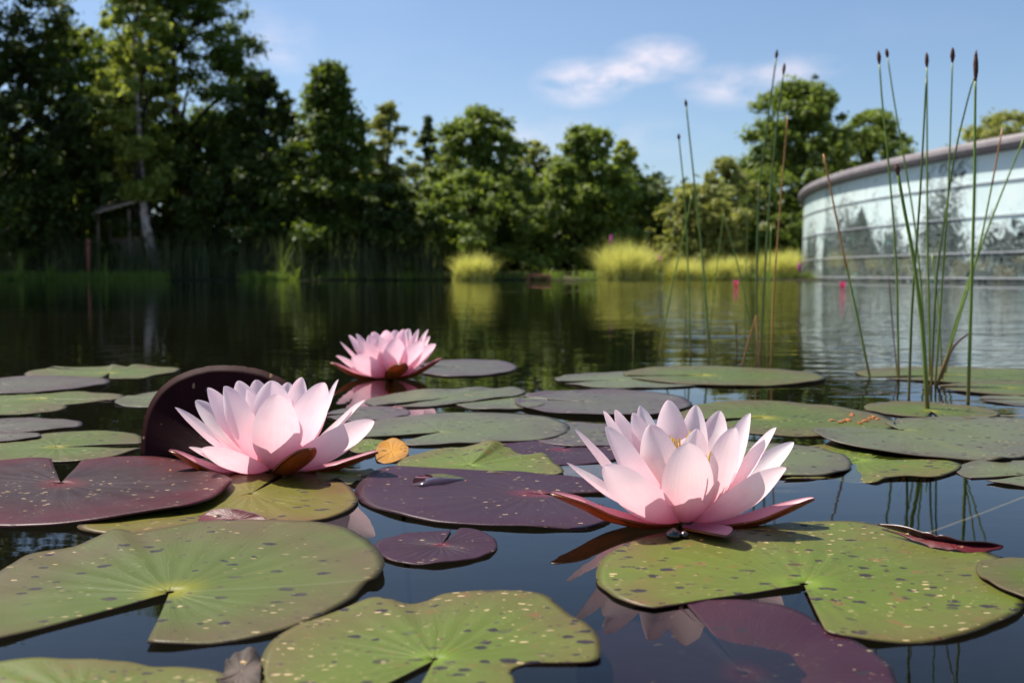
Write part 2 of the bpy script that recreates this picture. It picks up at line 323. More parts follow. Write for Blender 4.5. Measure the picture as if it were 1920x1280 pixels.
oval('narrow pale green lily pad lobe floating in black water', 'green', -170, 114, 755, 778, 200, .003, 15)
oval('grey mauve lily pad lying over a pale green one', 'dusk', -120, 190, 704, 738, 200, .009, 16)
oval('small grey green lily pad half hidden by the standing maroon leaf', 'grey', 226, 400, 729, 762, 10, .004, 17)
traced('ragged pale green lily pad with ruffled far rim on black water', 'green', (205, 699), [
    (188, 709), (120, 707), (60, 706), (46, 700), (60, 694, .006), (88, 690, .008), (98, 686, .012), (140, 689, .007), (200, 687, .008), (212, 683, .012), (240, 687, .008), (250, 683, .012), (290, 686, .008), (325, 688, .006), (338, 692), (320, 699), (290, 703), (270, 707), (235, 709), (205, 709)], seed=18, ruffle=.0008)
# the leaf that stands up on edge behind the flower
_Y = at_z(300, 856)[1]
def stand(u, v):
    k = max(0, (856 - v) / 171.); return at_y(u, v, _Y + .006 + .028 * k ** 1.3)
pad('dark maroon lily leaf standing on edge behind a pink flower', 'maroon', at_y(430, 850, _Y + .004), [
    stand(330, 880), stand(268, 872), stand(265, 850), stand(267, 805), stand(275, 768), stand(292, 738), stand(318, 713), stand(350, 696), stand(395, 686), stand(440, 685), stand(490, 693), stand(535, 712), stand(575, 742), stand(600, 790), stand(606, 840), stand(590, 880), stand(500, 884)], 19, ruffle=0, name='standing_lily_leaf', cat='lily leaf', wob=.008)
# middle distance
traced('wide grey green lily pad with long slit beside the yellow dead leaf', 'grey', (822, 810), [
    (672, 820), (676, 803), (700, 789), (760, 778), (850, 773), (940, 774), (1010, 779), (1050, 789), (1068, 800), (1055, 813), (1020, 822), (940, 827), (850, 831), (775, 833), (750, 829)], seed=20, ruffle=.0006, z=.006)
traced('folded grey green lily pad before the farthest pink flower', 'grey', (840, 745, .006), [
    (700, 760), (684, 753), (705, 744, .006), (750, 736, .008), (800, 729, .010), (850, 728, .009), (900, 724, .012), (930, 727, .009), (962, 724, .011), (985, 733, .008), (975, 740, .008), (930, 745, .009), (860, 755, .006), (800, 762), (740, 763)], seed=21, ruffle=.0006)
oval('small grey lily pad with dark rolled rim tucked under a folded pad', 'grey', 848, 1030, 733, 768, 30, .004, 22)
oval('round bluish grey lily pad between the folded pad and the flower', 'dusk', 965, 1296, 732, 781, 160, .005, 23, lipup=.002)
oval('grey lily pad partly under a larger pad, before the thin rush clump', 'grey', 1040, 1340, 697, 727, 200, .0035, 24)
oval('broad flat grey green lily pad below the thin rush clump', 'green', 1170, 1543, 686, 722, 190, .008, 25)
oval('pale silvery lily pad behind the farthest pink flower', 'dusk', 775, 969, 673, 705, 170, .005, 26, ruffle=.0005)
oval('dim mauve lily pad under the mirror image of the farthest flower', 'dusk', 608, 768, 762, 787, 200, .003, 27)
oval('grey purple lily pad right against the side of the wide grey pad', 'dusk', 985, 1210, 791, 837, 20, .0035, 28)
oval('dark purple lily pad behind the humped bright green leaf', 'purple', 900, 1180, 824, 871, 60, .002, 29, ruffle=.0003)
traced('bright green lily pad crumpled into two humps', 'spotted', (880, 872, .004), [
    (740, 880, .003), (745, 868), (760, 856, .005), (800, 846, .007), (840, 838, .008), (868, 838, .009), (895, 832, .013), (915, 825, .017), (930, 826, .017), (950, 836, .012), (975, 850, .008), (1000, 850, .009), (1018, 847, .011), (1032, 856, .009), (1040, 868, .007), (1055, 877, .005), (1056, 886, .005), (1030, 891), (980, 890), (900, 885), (830, 880), (770, 876)], seed=30, ruffle=.0005, zpow=1.15)
oval('tiny fresh green lily pad glimpsed beside the yellow dead leaf', 'spotted', 655, 722, 821, 850, 0, .006, 31)
traced('small ragged green lily pad wedged beside the broad purple pad', 'spotted', (645, 892), [
    (600, 903), (590, 890), (602, 880), (640, 877), (680, 878), (705, 884), (690, 892), (672, 899), (655, 906), (630, 900), (612, 906)], seed=32, ruffle=.0012)
oval('green lily pad strewn with orange husks behind the stamen flower', 'green', 1270, 1666, 751, 817, 200, .004, 33)
traced('big grey lily pad with curled purple lip, beside the dense rush clump', 'grey', (1690, 806, .005), [
    (1660, 792, .008), (1700, 783), (1800, 780), (1920, 783), (2030, 795), (2080, 820), (1990, 846), (1905, 858, .006), (1882, 857, .011), (1842, 862, .007), (1736, 854, .008), (1630, 841, .010), (1562, 826, .013), (1530, 811, .016), (1523, 803, .018), (1560, 801, .012), (1620, 801, .008)], seed=34, ruffle=.0004)
oval('small round lily pad from which the dense rush clump rises', 'green', 1632, 1868, 752, 785, 250, .004, 35)
oval('far flat lily pad behind the dense rush clump', 'green', 1612, 2060, 687, 719, 200, .004, 36)
oval('grey green lily pad floating past the dense rush clump', 'green', 1775, 2080, 715, 742, 170, .007, 37)
oval('grey lily pad at the ripples beyond the big grey pad', 'grey', 1850, 2120, 738, 764, 170, .004, 38)
oval('dull grey lily pad touching the petals of the stamen flower', 'grey', 1320, 1592, 827, 890, 160, .007, 39, ruffle=.001)
traced('half drowned spotted lily pad with wavy rim by dark rush reflections', 'spotted', (1610, 862, .001), [
    (1440, 890, .003), (1430, 868, .003), (1480, 846, .003), (1540, 833, .004), (1600, 833, .004), (1660, 843, .002), (1700, 850, -.002), (1740, 856, -.003), (1780, 862, .001), (1802, 872, .004), (1790, 884, .004), (1745, 894, .005), (1700, 892, .006), (1660, 896, .005), (1640, 904, .003), (1600, 905, -.001), (1570, 900, -.002), (1520, 897, .003), (1470, 898, .003)], seed=40, ruffle=.0004)
oval('grey lily pad with a wet patch beyond open blue water', 'grey', 1812, 2140, 862, 918, 200, .004, 41)
traced('drowned lily pad whose purple flank curls out of the water', 'purple', (1400, 1262, -.001), [
    (1280, 1120, .004), (1330, 1122, .006), (1400, 1126, .007), (1480, 1142, .007), (1560, 1178, .006), (1640, 1222, .005), (1678, 1262, .003), (1680, 1330, .0), (1560, 1400, -.006), (1300, 1400, -.008), (1120, 1340, -.010), (1080, 1260, -.010), (1120, 1180, -.009), (1200, 1135, -.006), (1260, 1120, .002)], seed=42, wavy=0, zpow=1.0, ruffle=.0006)
traced('narrow dark red rolled leaf beside the large olive pad', 'red', (1765, 1012, .010), [
    (1645, 984, .012), (1690, 988, .014), (1760, 1002, .014), (1830, 1014, .012), (1880, 1022, .009), (1872, 1030, .006), (1820, 1034, .006), (1760, 1026, .007), (1690, 1004, .009), (1655, 994, .010)], seed=43, ruffle=.0008, name='rolled_red_leaf', cat='leaf', NO=70)
traced('yellow orange dead leaf floating between two green pads', 'yellow', (735, 846, .006), [
    (706, 862, .004), (704, 845, .008), (712, 830, .012), (735, 822, .014), (756, 828, .012), (767, 842, .008), (762, 854, .005), (745, 863, .004), (722, 867, .003), (707, 863, .004)], seed=44, ruffle=.0006, name='dead_leaf', cat='leaf', NO=70)
traced('grey brown crumpled dry leaf scrap between two spotted pads', 'dry', (450, 1258, .006), [
    (405, 1278, .005), (420, 1250, .007), (440, 1228, .009), (465, 1220, .009), (488, 1226, .008), (490, 1250, .008), (482, 1285, .005), (440, 1300, .004), (407, 1281, .005)], seed=45, ruffle=.002, name='dry_leaf', cat='leaf', NO=60)
# puddle lying on the purple pad
M = Mat('puddle water'); pm_ = M.done(M.principled((.03, .012, .018), .02, 1.))
pp_ = [(772, 908), (778, 898), (800, 893), (830, 889), (858, 893), (870, 897), (850, 903), (815, 907), (790, 910)]
Pw = smooth_path([at_z(u, v, .003) for u, v in pp_ + pp_[:1]], 40)[:-1]; nP = len(Pw)
_T = PADS['broad purple lily pad with a puddle beside the flower showing yellow stamens'][1]
def on_pad(p): i_ = np.argsort(((_T[:, :2] - p[:2]) ** 2).sum(1))[:4]; return _T[i_, 2].max()
Pc = Pw.mean(axis=0); Pc[2] = on_pad(Pc) + .0009
for p_ in Pw: p_[2] = on_pad(p_) + .0003
o = link('puddle', mesh_np('puddle', np.vstack([Pw, Pw - [0, 0, .0008], [Pc]]) - Pc, [(i, (i + 1) % nP, 2 * nP) for i in range(nP)] + [(i, i + nP, (i + 1) % nP + nP, (i + 1) % nP) for i in range(nP)], True), None, [pm_])
o.location = Pc; tag(o, 'shiny puddle of water lying on the broad purple pad', 'puddle')
# ------------------------------------------------------------------ flowers
def petal_material(name, base, tip, trans=.42, rough=.42):
    M = Mat(name); s = M.sep(M.uv('along')); ob = M.node('TexCoord').outputs['Object']
    st = M.node('CombineXYZ'); M.put(st.inputs[0], M.math('MULTIPLY', s[0], 22.)); M.put(st.inputs[1], M.math('MULTIPLY', s[1], 1.6)); M.put(st.inputs[2], M.math('MULTIPLY', M.node('ObjectInfo').outputs['Random'], 40.))
    vn = M.noise(st.outputs[0], 1., 4, .6)
    k = M.math('ADD', M.ramp(s[1], .02, .78), M.math('MULTIPLY', M.math('SUBTRACT', vn, .5), .35), True)
    c = M.mix(k, base, tip); c = M.mix(M.ramp(M.noise(ob, 60, 3), .45, .8, 0, .22), c, base)
    nb = M.bump(M.math('ADD', vn, M.math('MULTIPLY', M.noise(ob, 500, 2), .2)), .25, .0006)
    a = M.principled(c, rough, .35, nb, **{'Sheen Weight': .15})
    t = M.node('BsdfTranslucent'); M.put(t.inputs[0], M.mix(.35, c, base)); M.put(t.inputs['Normal'], nb)
    return M.done(M.mixsh(trans, a, t.outputs[0]))
m_petal = petal_material('pink petal', (.88, .36, .47), (.92, .85, .86), .46)
m_petal_far = petal_material('deeper pink petal', (.86, .29, .44), (.90, .74, .78), .46)
m_sepal_in = petal_material('sepal inside', (.72, .22, .32), (.74, .38, .44), .25)
M = Mat('sepal outside'); s_ = M.sep(M.uv('along')); ob = M.node('TexCoord').outputs['Object']
cc = M.mix(M.ramp(M.noise(ob, 70, 4), .3, .7), (.34, .09, .015), (.22, .085, .012)); cc = M.mix(M.ramp(s_[1], .75, 1.), cc, (.25, .10, .05))
cc = M.mix(M.ramp(M.noise(ob, 330, 3), .66, .72), cc, (.5, .3, .2))
tl_ = M.node('BsdfTranslucent'); M.put(tl_.inputs[0], M.mix(.5, cc, (.6, .16, .05)))
m_sepal_out = M.done(M.mixsh(.4, M.principled(cc, .35, .5, M.bump(M.noise(ob, 200, 3), .2, .0008)), tl_.outputs[0]))
m_stamen = petal_material('stamen yellow', (.75, .42, .03), (.85, .60, .08), .25)
m_stalk = simple('lily stalk', (.10, .06, .03), (.07, .07, .02), 60, .5)
def petal_mesh(name, B, T, ctr, width, bow, cup, shell=0., nl=18, nw=11, tipk=.68, twist=0., face=0.):
    B, T = np.array(B, float), np.array(T, float); Ld = T - B; ln = np.linalg.norm(Ld); l = Ld / ln
    a = T - ctr; a[2] = 0; a = a / (np.linalg.norm(a) + 1e-9); tan = np.array([-a[1], a[0], 0])
    tan = tan - l * tan.dot(l); tan /= np.linalg.norm(tan)
    Nn = np.cross(tan, l)
    if Nn.dot(np.array([0, 0, 1.]) * .6 - a) < 0: Nn = -Nn
    if face:
        Nn = Nn + np.array([0, face, 0]); Nn -= l * Nn.dot(l); Nn /= np.linalg.norm(Nn); tan = np.cross(l, Nn)
    if twist: tan, Nn = tan * math.cos(twist) + Nn * math.sin(twist), Nn * math.cos(twist) - tan * math.sin(twist)
    P, UVs = [], []
    pk = .53 ** .75 * .47 ** tipk
    for i in range(nl + 1):
        s = 1 - (1 - i / nl) ** 1.7; wv_ = max(s, .02) ** .75 * (1 - s) ** tipk / pk * width / 2; wv_ = max(wv_, width * .10 * (1 - s)) + width * .006
        mid = B + Ld * s - Nn * bow * ln * math.sin(PI * s ** .8) * (1 if s < 1 else 0)
        for j in range(nw):
            x = -1 + 2 * j / (nw - 1)
            p = mid + tan * wv_ * x * (1 - .10 * cup * abs(x)) + Nn * cup * wv_ * x * x * .75
            p = p + Nn * .0009 * mnoise.noise(Vector((p[0] * 60, p[1] * 60, p[2] * 60)))
            P.append(p); UVs.append((x * .5 + .5, s))
    P = np.array(P); UVs = np.array(UVs); n = len(P); f, mi = [], []
    sgn = 1 if np.cross(tan, l).dot(Nn) > 0 else -1
    def q(a, b, c, d, m): f.append((a, b, c, d) if sgn > 0 else (d, c, b, a)); mi.append(m)
    for i in range(nl):
        for j in range(nw - 1):
            k = i * nw + j; q(k, k + 1, k + nw + 1, k + nw, 0)
            if shell: q(k + n + nw, k + n + nw + 1, k + n + 1, k + n, 1)
    if shell:
        edge = [i * nw for i in range(nl + 1)] + [nl * nw + j for j in range(1, nw)] + [i * nw + nw - 1 for i in range(nl - 1, -1, -1)] + [j for j in range(nw - 2, -1, -1)]
        for a_, b_ in zip(edge[:-1], edge[1:]): q(a_, a_ + n, b_ + n, b_, 1)
        P2 = P - Nn * shell; P = np.vstack([P, P2]); UVs = np.vstack([UVs, UVs])
    P = P - ctr; me = mesh_np(name, P, np.array(f)[:, ::-1], True, mi)
    lay = me.uv_layers.new(name='along'); vi = np.empty(len(me.loops), dtype=np.int32); me.loops.foreach_get('vertex_index', vi)
    lay.data.foreach_set('uv', UVs[vi].astype(np.float32).ravel()); return me
def flower(label, base, petals, sepals, mat, seed, fill, fh):
    rng = random.Random(seed); C = at_z(base[0], base[1], .0); root = empty('water_lily', C); tag(root, label, 'flower', None)
    pxm = C[1] / F
    for (u, v, dy, wpx, *rest) in petals:
        T = at_y(u, v, C[1] + dy); a = T - C; a[2] = 0; a /= np.linalg.norm(a) + 1e-9
        bow = rest[0] if rest else .12; cup = rest[1] if len(rest) > 1 else .55
        B = C + a * .005 + np.array([0, 0, .003])
        link('petal', petal_mesh('petal', B, T, C, wpx * pxm * (1.0 if abs(wpx - 100) < 14 else 1.02), bow, cup, twist=rng.uniform(-.12, .12), face=rest[2] if len(rest) > 2 else max(-.55, min(1.0, .25 - dy / .03))), root, [mat])
    for (u, v, dy, wpx, bow, cup) in sepals:
        T = at_y(u, v, C[1] + dy); a = T - C; a[2] = 0; a /= np.linalg.norm(a) + 1e-9
        link('sepal', petal_mesh('sepal', C + a * .003 + np.array([0, 0, .0015]), T, C, wpx * pxm, bow, cup, .0013), root, [m_sepal_in, m_sepal_out])
    for (az, el, ln, wd) in fill:
        az = math.radians(az); el = math.radians(el); a = np.array([math.cos(az), math.sin(az), 0])
        T = C + a * (.005 + ln * math.cos(el)) + np.array([0, 0, .012 + ln * math.sin(el)])
        link('petal', petal_mesh('petal', C + a * .005 + np.array([0, 0, .012]), T, C, wd, .10, .6), root, [mat])
    # stamens: a tuft of flat curved filaments
    V_, F_, U_ = [], [], []
    for i in range(90):
        az = rng.uniform(0, 2 * PI); r0 = rng.uniform(.001, .014); el = math.radians(rng.uniform(62, 86)); ln = fh * rng.uniform(.7, 1.0)
        a = np.array([math.cos(az), math.sin(az), 0]); t = np.array([-a[1], a[0], 0]); b = len(V_)
        for k in range(5):
            s = k / 4; p = a * (r0 + ln * math.cos(el) * s - .25 * ln * s * s * .3) + np.array([0, 0, .010 + ln * math.sin(el) * s]); ww = .0013 * (1 - .6 * s)
            V_ += [p - t * ww, p + t * ww, p + a * .0006]; U_ += [(0, s), (1, s), (.5, s)]
            if k:
                c = b + 3 * k; F_ += [(c - 3, c - 2, c + 1, c), (c - 2, c - 1, c + 2, c + 1), (c - 1, c - 3, c, c + 2)]
    me = mesh_np('stamens', V_, np.array(F_)); lay = me.uv_layers.new(name='along'); vi = np.empty(len(me.loops), dtype=np.int32); me.loops.foreach_get('vertex_index', vi)
    lay.data.foreach_set('uv', np.array(U_)[vi].astype(np.float32).ravel()); tag(link('stamens', me, root, [m_stamen]), kind='stuff')
    tube('stalk', [(0, 0, .006), (.002, .004, -.02), (.01, .03, -.12), (.02, .09, -.4)], [.005, .004, .0035, .0035], m_stalk, root)
    return root
def tube_np(P, R, seg=8):
    P = np.asarray(P, float); n = len(P); V_ = []; t0 = None
    for i in range(n):
        t = P[min(i + 1, n - 1)] - P[max(i - 1, 0)]; t = t / (np.linalg.norm(t) + 1e-12)
        ref = np.array([0, 1., 0]) if abs(t[1]) < .9 else np.array([1., 0, 0]); x = np.cross(t, ref); x /= np.linalg.norm(x); y = np.cross(t, x)
        for k in range(seg):
            an = 2 * PI * k / seg; V_.append(P[i] + (x * math.cos(an) + y * math.sin(an)) * R[i])
    F_ = [(i * seg + k, i * seg + (k + 1) % seg, (i + 1) * seg + (k + 1) % seg, (i + 1) * seg + k) for i in range(n - 1) for k in range(seg)]
    V_.append(P[0]); V_.append(P[-1]); e = n * seg
    F_ += [(e, (k + 1) % seg, k) for k in range(seg)] + [(e + 1, (n - 1) * seg + k, (n - 1) * seg + (k + 1) % seg) for k in range(seg)]
    return V_, F_
def tube(name, P, R, mat, parent=None, seg=8):
    V_, F_ = tube_np(P, R, seg); return link(name, mesh_np(name, V_, F_), parent, [mat])
fill_ring = [(az + 13 * (k % 2), 66 + 6 * (k % 3), .040 + .004 * (k % 2), .020) for k, az in enumerate(range(0, 360, 40))]
flower('pink water lily with open crown showing yellow stamens', (1285, 985), [
    (1078, 804, .000, 70, .10), (1130, 771, .012, 66, .10), (1153, 768, .030, 56), (1187, 773, .036, 58), (1220, 795, -.016, 92, .13), (1136, 799, -.012, 84, .11),
    (1253, 750, .040, 80, .12), (1305, 759, .045, 66, .12), (1350, 770, .046, 74, .12), (1407, 774, .014, 66, .12), (1307, 803, -.022, 66, .14), (1379, 801, -.022, 88, .13),
    (1290, 830, -.042, 96, .13, .4), (1456, 801, .006, 66, .10), (1488, 828, .026, 60, .08), (1474, 876, -.026, 84, .13), (1133, 873, -.034, 88, .14), (1062, 869, .010, 62, .09), (1200, 760, .055, 60), (1400, 790, .045, 60)],
    [(1033, 922, -.006, 62, .10, .7), (1527, 934, -.004, 58, .11, .7), (1362, 1001, -.045, 78, .04, .3), (1240, 900, .070, 60, .06, .5)], m_petal, 5, [q for q in fill_ring if q[0] < 190], .046)
flower('pink water lily standing before the dark maroon leaf', (515, 886), [
    (328, 763, .000, 74, .10), (367, 750, .028, 56, .08), (389, 727, .016, 62, .10), (420, 724, -.016, 86, .12), (447, 713, .034, 66), (510, 713, -.020, 86, .13), (521, 739, -.046, 88, .13, .4),
    (567, 707, .022, 68), (608, 717, -.018, 80, .12), (635, 711, .010, 58, .10), (684, 749, .010, 52, .07), (701, 789, -.022, 70, .10), (354, 837, .004, 50, .10), (377, 841, -.040, 66, .13), (480, 712, .05, 66), (540, 716, .05, 66), (596, 722, .045, 60), (462, 730, -.006, 80, .12)],
    [(317, 843, -.010, 52, .16, .7), (584, 840, -.050, 66, .10, .5), (709, 846, .004, 44, .10, .7), (480, 830, .07, 60, .06, .5)], m_petal, 6, fill_ring, .026)
flower('deeper pink water lily farthest out, mirrored in dark water', (730, 710), [
    (630, 667, -.006, 34, .12), (637, 641, .004, 36, .10), (654, 628, .012, 34), (667, 626, -.006, 42), (692, 628, -.02, 44, .13), (711, 631, -.03, 40, .13), (724, 619, .02, 42), (745, 634, -.040, 44, .15), (758, 617, .016, 42), (767, 616, .034, 38), (785, 617, .020, 24), (803, 617, .010, 32), (806, 630, .026, 34), (817, 645, -.008, 44, .12), (661, 668, -.040, 50, .14), (700, 622, .045, 40), (742, 619, .05, 40), (680, 640, -.03, 46, .13), (790, 640, -.03, 44, .13)],
    [(619, 679, .000, 30, .12, .7), (829, 671, .004, 30, .12, .7), (755, 681, -.055, 42, .10, .5), (720, 680, .06, 34, .05, .5)], m_petal_far, 7, fill_ring, .028)
# a snail like bead at the flower foot and pale stalks under the water
C = at_z(1263, 1002, .004); o = empty('pond_snail', C); tag(o, 'dark shiny round snail at the foot of the stamen flower', 'snail')
m_snail = simple('snail shell', (.03, .022, .012), (.012, .01, .008), 300, .12, .8, .2, .0005)
for nm, k in (('shell', 1.), ('body', .62)):
    V_, F_ = tube_np([((.0 if k == 1 else .006), 0, -.004 * k + .008 * k * i / 8) for i in range(9)], [.0046 * k * math.sin(PI * (i + .35) / 8.7) for i in range(9)], 12); link(nm, mesh_np(nm, V_, F_), o, [m_snail])
m_sub = simple('pale lily stalk', (.34, .26, .15), (.25, .2, .1), 60, .6)
for lab, pts in (('pale submerged lily stalk slanting through open blue water by rush reflections', [(1935, 928), (1840, 965), (1740, 1002), (1660, 1030)]), ('pale submerged lily stalk seen inside the notch of the large olive pad', [(1520, 1098), (1498, 1125), (1480, 1165), (1470, 1215)])):
    P = smooth_path([at_z(u, v, -.006 - .003 * i) for i, (u, v) in enumerate(pts)], 14); V_, F_ = tube_np(P - P[0], [.0016] * 14, 8); o = link('lily_stalk', mesh_np('lily_stalk', V_, F_), None, [m_sub]); o.location = P[0]; tag(o, lab, 'stalk')
# ------------------------------------------------------------------ rushes
def rush_mat(name, a, b, dry=None):
    M = Mat(name); ob = M.node('TexCoord').outputs['Object']; n = M.noise(M.mapping(ob, (200, 200, 30)), 1, 4)
    c = M.mix(M.ramp(n, .3, .7), a, b); rd = M.node('ObjectInfo').outputs['Random']; c = M.mix(M.math('MULTIPLY', rd, .4), c, tuple(x * .7 for x in a))
    zz = M.sep(M.node('NewGeometry').outputs['Position'])[2]; c = M.mix(M.ramp(zz, .0, .07, .75, 0), c, (.13, .07, .015))
    return M.done(M.principled(c, .42, .4, M.bump(n, .3, .0006)))
m_rush = rush_mat('rush green', (.11, .18, .016), (.16, .23, .03)); m_rushd = rush_mat('rush dark', (.05, .085, .012), (.085, .13, .02))
m_rusho = rush_mat('rush dry orange', (.42, .19, .05), (.30, .13, .04)); m_rushm = rush_mat('rush maroon', (.10, .03, .03), (.07, .03, .02))
m_spike = simple('rush spike', (.13, .055, .035), (.035, .018, .014), 300, .8, .2, .8, .002)
def rush(label, pts, mat, spike=0, rad=.0017, group=None, dry_tip=None, base_v=None):
    full = [(1200 + x * .5858, 50 + y * .5858) for x, y in pts]        # read off an enlargement, base first
    Y = at_z(full[0][0], base_v or full[0][1])[1]; rng = random.Random(label + str(pts[0])); dpt = rng.uniform(-.03, .03)
    m = len(full); P = [at_y(u, v, Y + dpt * (i / max(1, m - 1)) ** 1.5) for i, (u, v) in enumerate(full)]
    d = P[0] - P[1]; d /= np.linalg.norm(d); P = [P[0] + d * .16] + P; P = smooth_path(P, 26); base = P[0].copy()
    R = [1.25 * rad * (1 - .45 * i / 25) for i in range(26)]
    V_, F_ = tube_np(P - base, R, 8); o = link('rush', mesh_np('rush', V_, F_), None, [mat]); o.location = base; tag(o, label, 'rush', group)
    if spike:
        t = P[-1] - P[-3]; t /= np.linalg.norm(t); S = [P[-1] + t * spike * k / 7 for k in range(-1, 7)]
        V_, F_ = tube_np(np.array(S) - base, [R[-1], .0018, .0026, .0030, .0029, .0025, .0018, .0005], 8)
        V_ = [v_ + .0005 * np.array(mnoise.noise_vector(Vector(v_ * 400))) for v_ in V_]
        link('spike', mesh_np('spike', V_, F_, True), o, [m_spike])
    if dry_tip:
        k0 = int(26 * dry_tip); V_, F_ = tube_np((P - base)[k0:], [r * 1.06 for r in R[k0:]], 8); link('dry_tip', mesh_np('dry_tip', V_, F_), o, [m_rusho])
    return o
GA, GB = 'rushes of the thin clump before the yellow sedge', 'rushes of the dense clump before the glass building'
rush('slim green rush with small brown spike, shortest spiked one of thin clump', [(162, 1045), (155, 800), (143, 550), (125, 360)], m_rush, .012, group=GA)
rush('green rush with dark spike bending over the sedge, in thin clump', [(222, 1050), (205, 800), (172, 480), (158, 350), (148, 255)], m_rush, .015, .0019, group=GA)
rush('spikeless green rush leaning across another at edge of thin clump', [(65, 1030), (105, 820), (150, 620), (165, 540)], m_rush, group=GA)
rush('green rush stem that crosses a bent one at a brown knot', [(222, 985), (245, 780), (268, 600), (285, 490)], m_rush, group=GA, rad=.0014)
rush('green rush leaning the other way from a brown knot', [(352, 945), (312, 760), (268, 600)], m_rush, group=GA, rad=.0014, base_v=672)
rush('very thin upright pale green rush without spike', [(335, 1000), (342, 700), (345, 430)], m_rush, group=GA, rad=.0011)
rush('tallest dark rush of the thin clump with black spike', [(372, 1040), (378, 600), (392, 430), (412, 280), (436, 100)], m_rushd, .018, .0021, group=GA)
rush('dark green rush with brown spike close beside the tallest one of thin clump', [(385, 1050), (400, 780), (415, 560), (440, 300), (459, 150)], m_rushd, .022, .0021, group=GA)
rush('dry orange rush stem standing tall in thin clump', [(420, 1080), (428, 850), (440, 690), (458, 460), (473, 285)], m_rusho, 0, .0015, group=GA)
rush('short dry orange stem leaning at the foot of thin clump', [(327, 1085), (350, 1000), (372, 925)], m_rusho, group=GA, rad=.0017)
rush('thin short green rush inside thin clump', [(408, 1000), (412, 850), (420, 640)], m_rush, group=GA, rad=.0013, base_v=668)
rush('green rush stub of half height next to the thin clump', [(142, 1040), (146, 940), (150, 850)], m_rush, group=GA, rad=.0012)
rush('brown broken rush stub just above the water', [(311, 1040), (309, 1000), (308, 945)], m_rushm, group=GA, rad=.0013)
rush('short brown red rush stub at the foot of dry orange rush', [(380, 1080), (376, 1000), (372, 930)], m_rusho, group=GA, rad=.0017)
rush('lone short pale rush standing apart in open water', [(-22, 1042), (-20, 960), (-16, 872)], m_rush, group=GA, rad=.0014)
rush('tall green rush with brown spike at outer edge of dense clump', [(828, 1130), (820, 760), (792, 400), (776, 250), (766, 115)], m_rush, .020, .0017, group=GB)
rush('tall green rush with spike crossing into dense clump', [(912, 1100), (905, 900), (880, 640), (838, 380), (812, 230), (792, 95)], m_rush, .014, .0015, group=GB, base_v=700)
rush('straight tall rush with dark red spike in the middle of dense clump', [(928, 1120), (925, 900), (920, 700), (919, 400), (918, 125)], m_rush, .022, .0017, group=GB, base_v=706)
rush('dark rush sloping behind the straight one of dense clump', [(860, 1190), (872, 880), (895, 560), (908, 330), (917, 160)], m_rushd, .0, .0016, group=GB)
rush('tall slender rush with narrow brown spike between two spiked ones', [(945, 1150), (962, 900), (985, 560), (993, 350), (1000, 110)], m_rush, .020, .0014, group=GB)
rush('tall rush with thickest ragged spike standing straight from water', [(1050, 1200), (1060, 860), (1070, 520), (1072, 320), (1074, 165)], m_rush, .038, .0020, group=GB)
rush('rush sweeping in a long curve towards the thickest spike', [(932, 1150), (950, 800), (975, 620), (1010, 400), (1045, 250), (1068, 165)], m_rushd, 0, .0015, group=GB)
rush('bright thick green rush with pale brown spike at front of dense clump', [(920, 1225), (905, 980), (875, 740), (845, 580), (826, 470)], m_rush, .013, .0025, group=GB)
rush('lone rush with dry orange upper half leaning from ripples', [(735, 1120), (690, 900), (650, 720), (618, 560), (587, 408)], m_rush, 0, .0017, group=GB, dry_tip=.60)
rush('rush with dry brown tip leaning out of dense clump', [(955, 1130), (1000, 1000), (1075, 750), (1120, 540), (1160, 325)], m_rush, 0, .0015, group=GB, dry_tip=.84)
rush('rush with small brown knot leaning farthest out of dense clump', [(975, 1110), (1030, 880), (1075, 750), (1145, 565), (1232, 350)], m_rush, 0, .0017, group=GB)
rush('dark maroon bent rush arching over low in dense clump', [(950, 1150), (975, 1080), (1000, 1030), (1025, 1002), (1052, 982)], m_rushm, 0, .0018, group=GB)
rush('thin brownish rush stub beside the outer edge of dense clump', [(824, 1120), (808, 950), (795, 790)], m_rushm, 0, .0010, group=GB)
rush('short upright green rush in the heart of dense clump', [(968, 1120), (955, 900), (935, 730)], m_rush, 0, .0015, group=GB)
rush('dark rush leaning from the heart of dense clump to the thickest spike', [(965, 1130), (1000, 980), (1040, 860), (1062, 800)], m_rushd, 0, .0016, group=GB)
# ------------------------------------------------------------------ litter on the pads
rng = random.Random(77); V_, F_, mi = [], [], []
def chip(p, s, m):
    b = len(V_); n = 6; a0 = rng.uniform(0, 6.28); el = rng.uniform(.35, .8)
    for lvl, (rr, zz) in enumerate(((1, .0), (.85, .5), (.3, .8))):
        for k in range(n):
            a = a0 + 2 * PI * k / n; q = rng.uniform(.7, 1.2) * rr * s
            x, y = math.cos(a) * q, math.sin(a) * q * el; V_.append((p[0] + x * math.cos(a0) - y * math.sin(a0), p[1] + x * math.sin(a0) + y * math.cos(a0), p[2] - .0004 + zz * s * .7))
    for l_ in range(2):
        for k in range(n): F_.append((b + l_ * n + k, b + l_ * n + (k + 1) % n, b + l_ * n + n + (k + 1) % n, b + l_ * n + n + k)); mi.append(m)
    F_.append(tuple(b + 2 * n + k for k in range(n))); mi.append(m)
for lab, (o, T) in PADS.items():
    if 'standing' in lab: continue
    cnt = 10 if 'husks' in lab else 14 if ('wine coloured' in lab or 'scars' in lab or 'olive green' in lab) else 5
    for _ in range(cnt):
        p = T[rng.randrange(112 * 3, 112 * 15)] if len(T) > 112 * 15 else T[rng.randrange(len(T))]
        if p[2] > .002: chip(p, rng.choice([.0007, .0009, .0012, .0018]), rng.randrange(3))
o_, T_ = PADS['green lily pad strewn with orange husks behind the stamen flower']
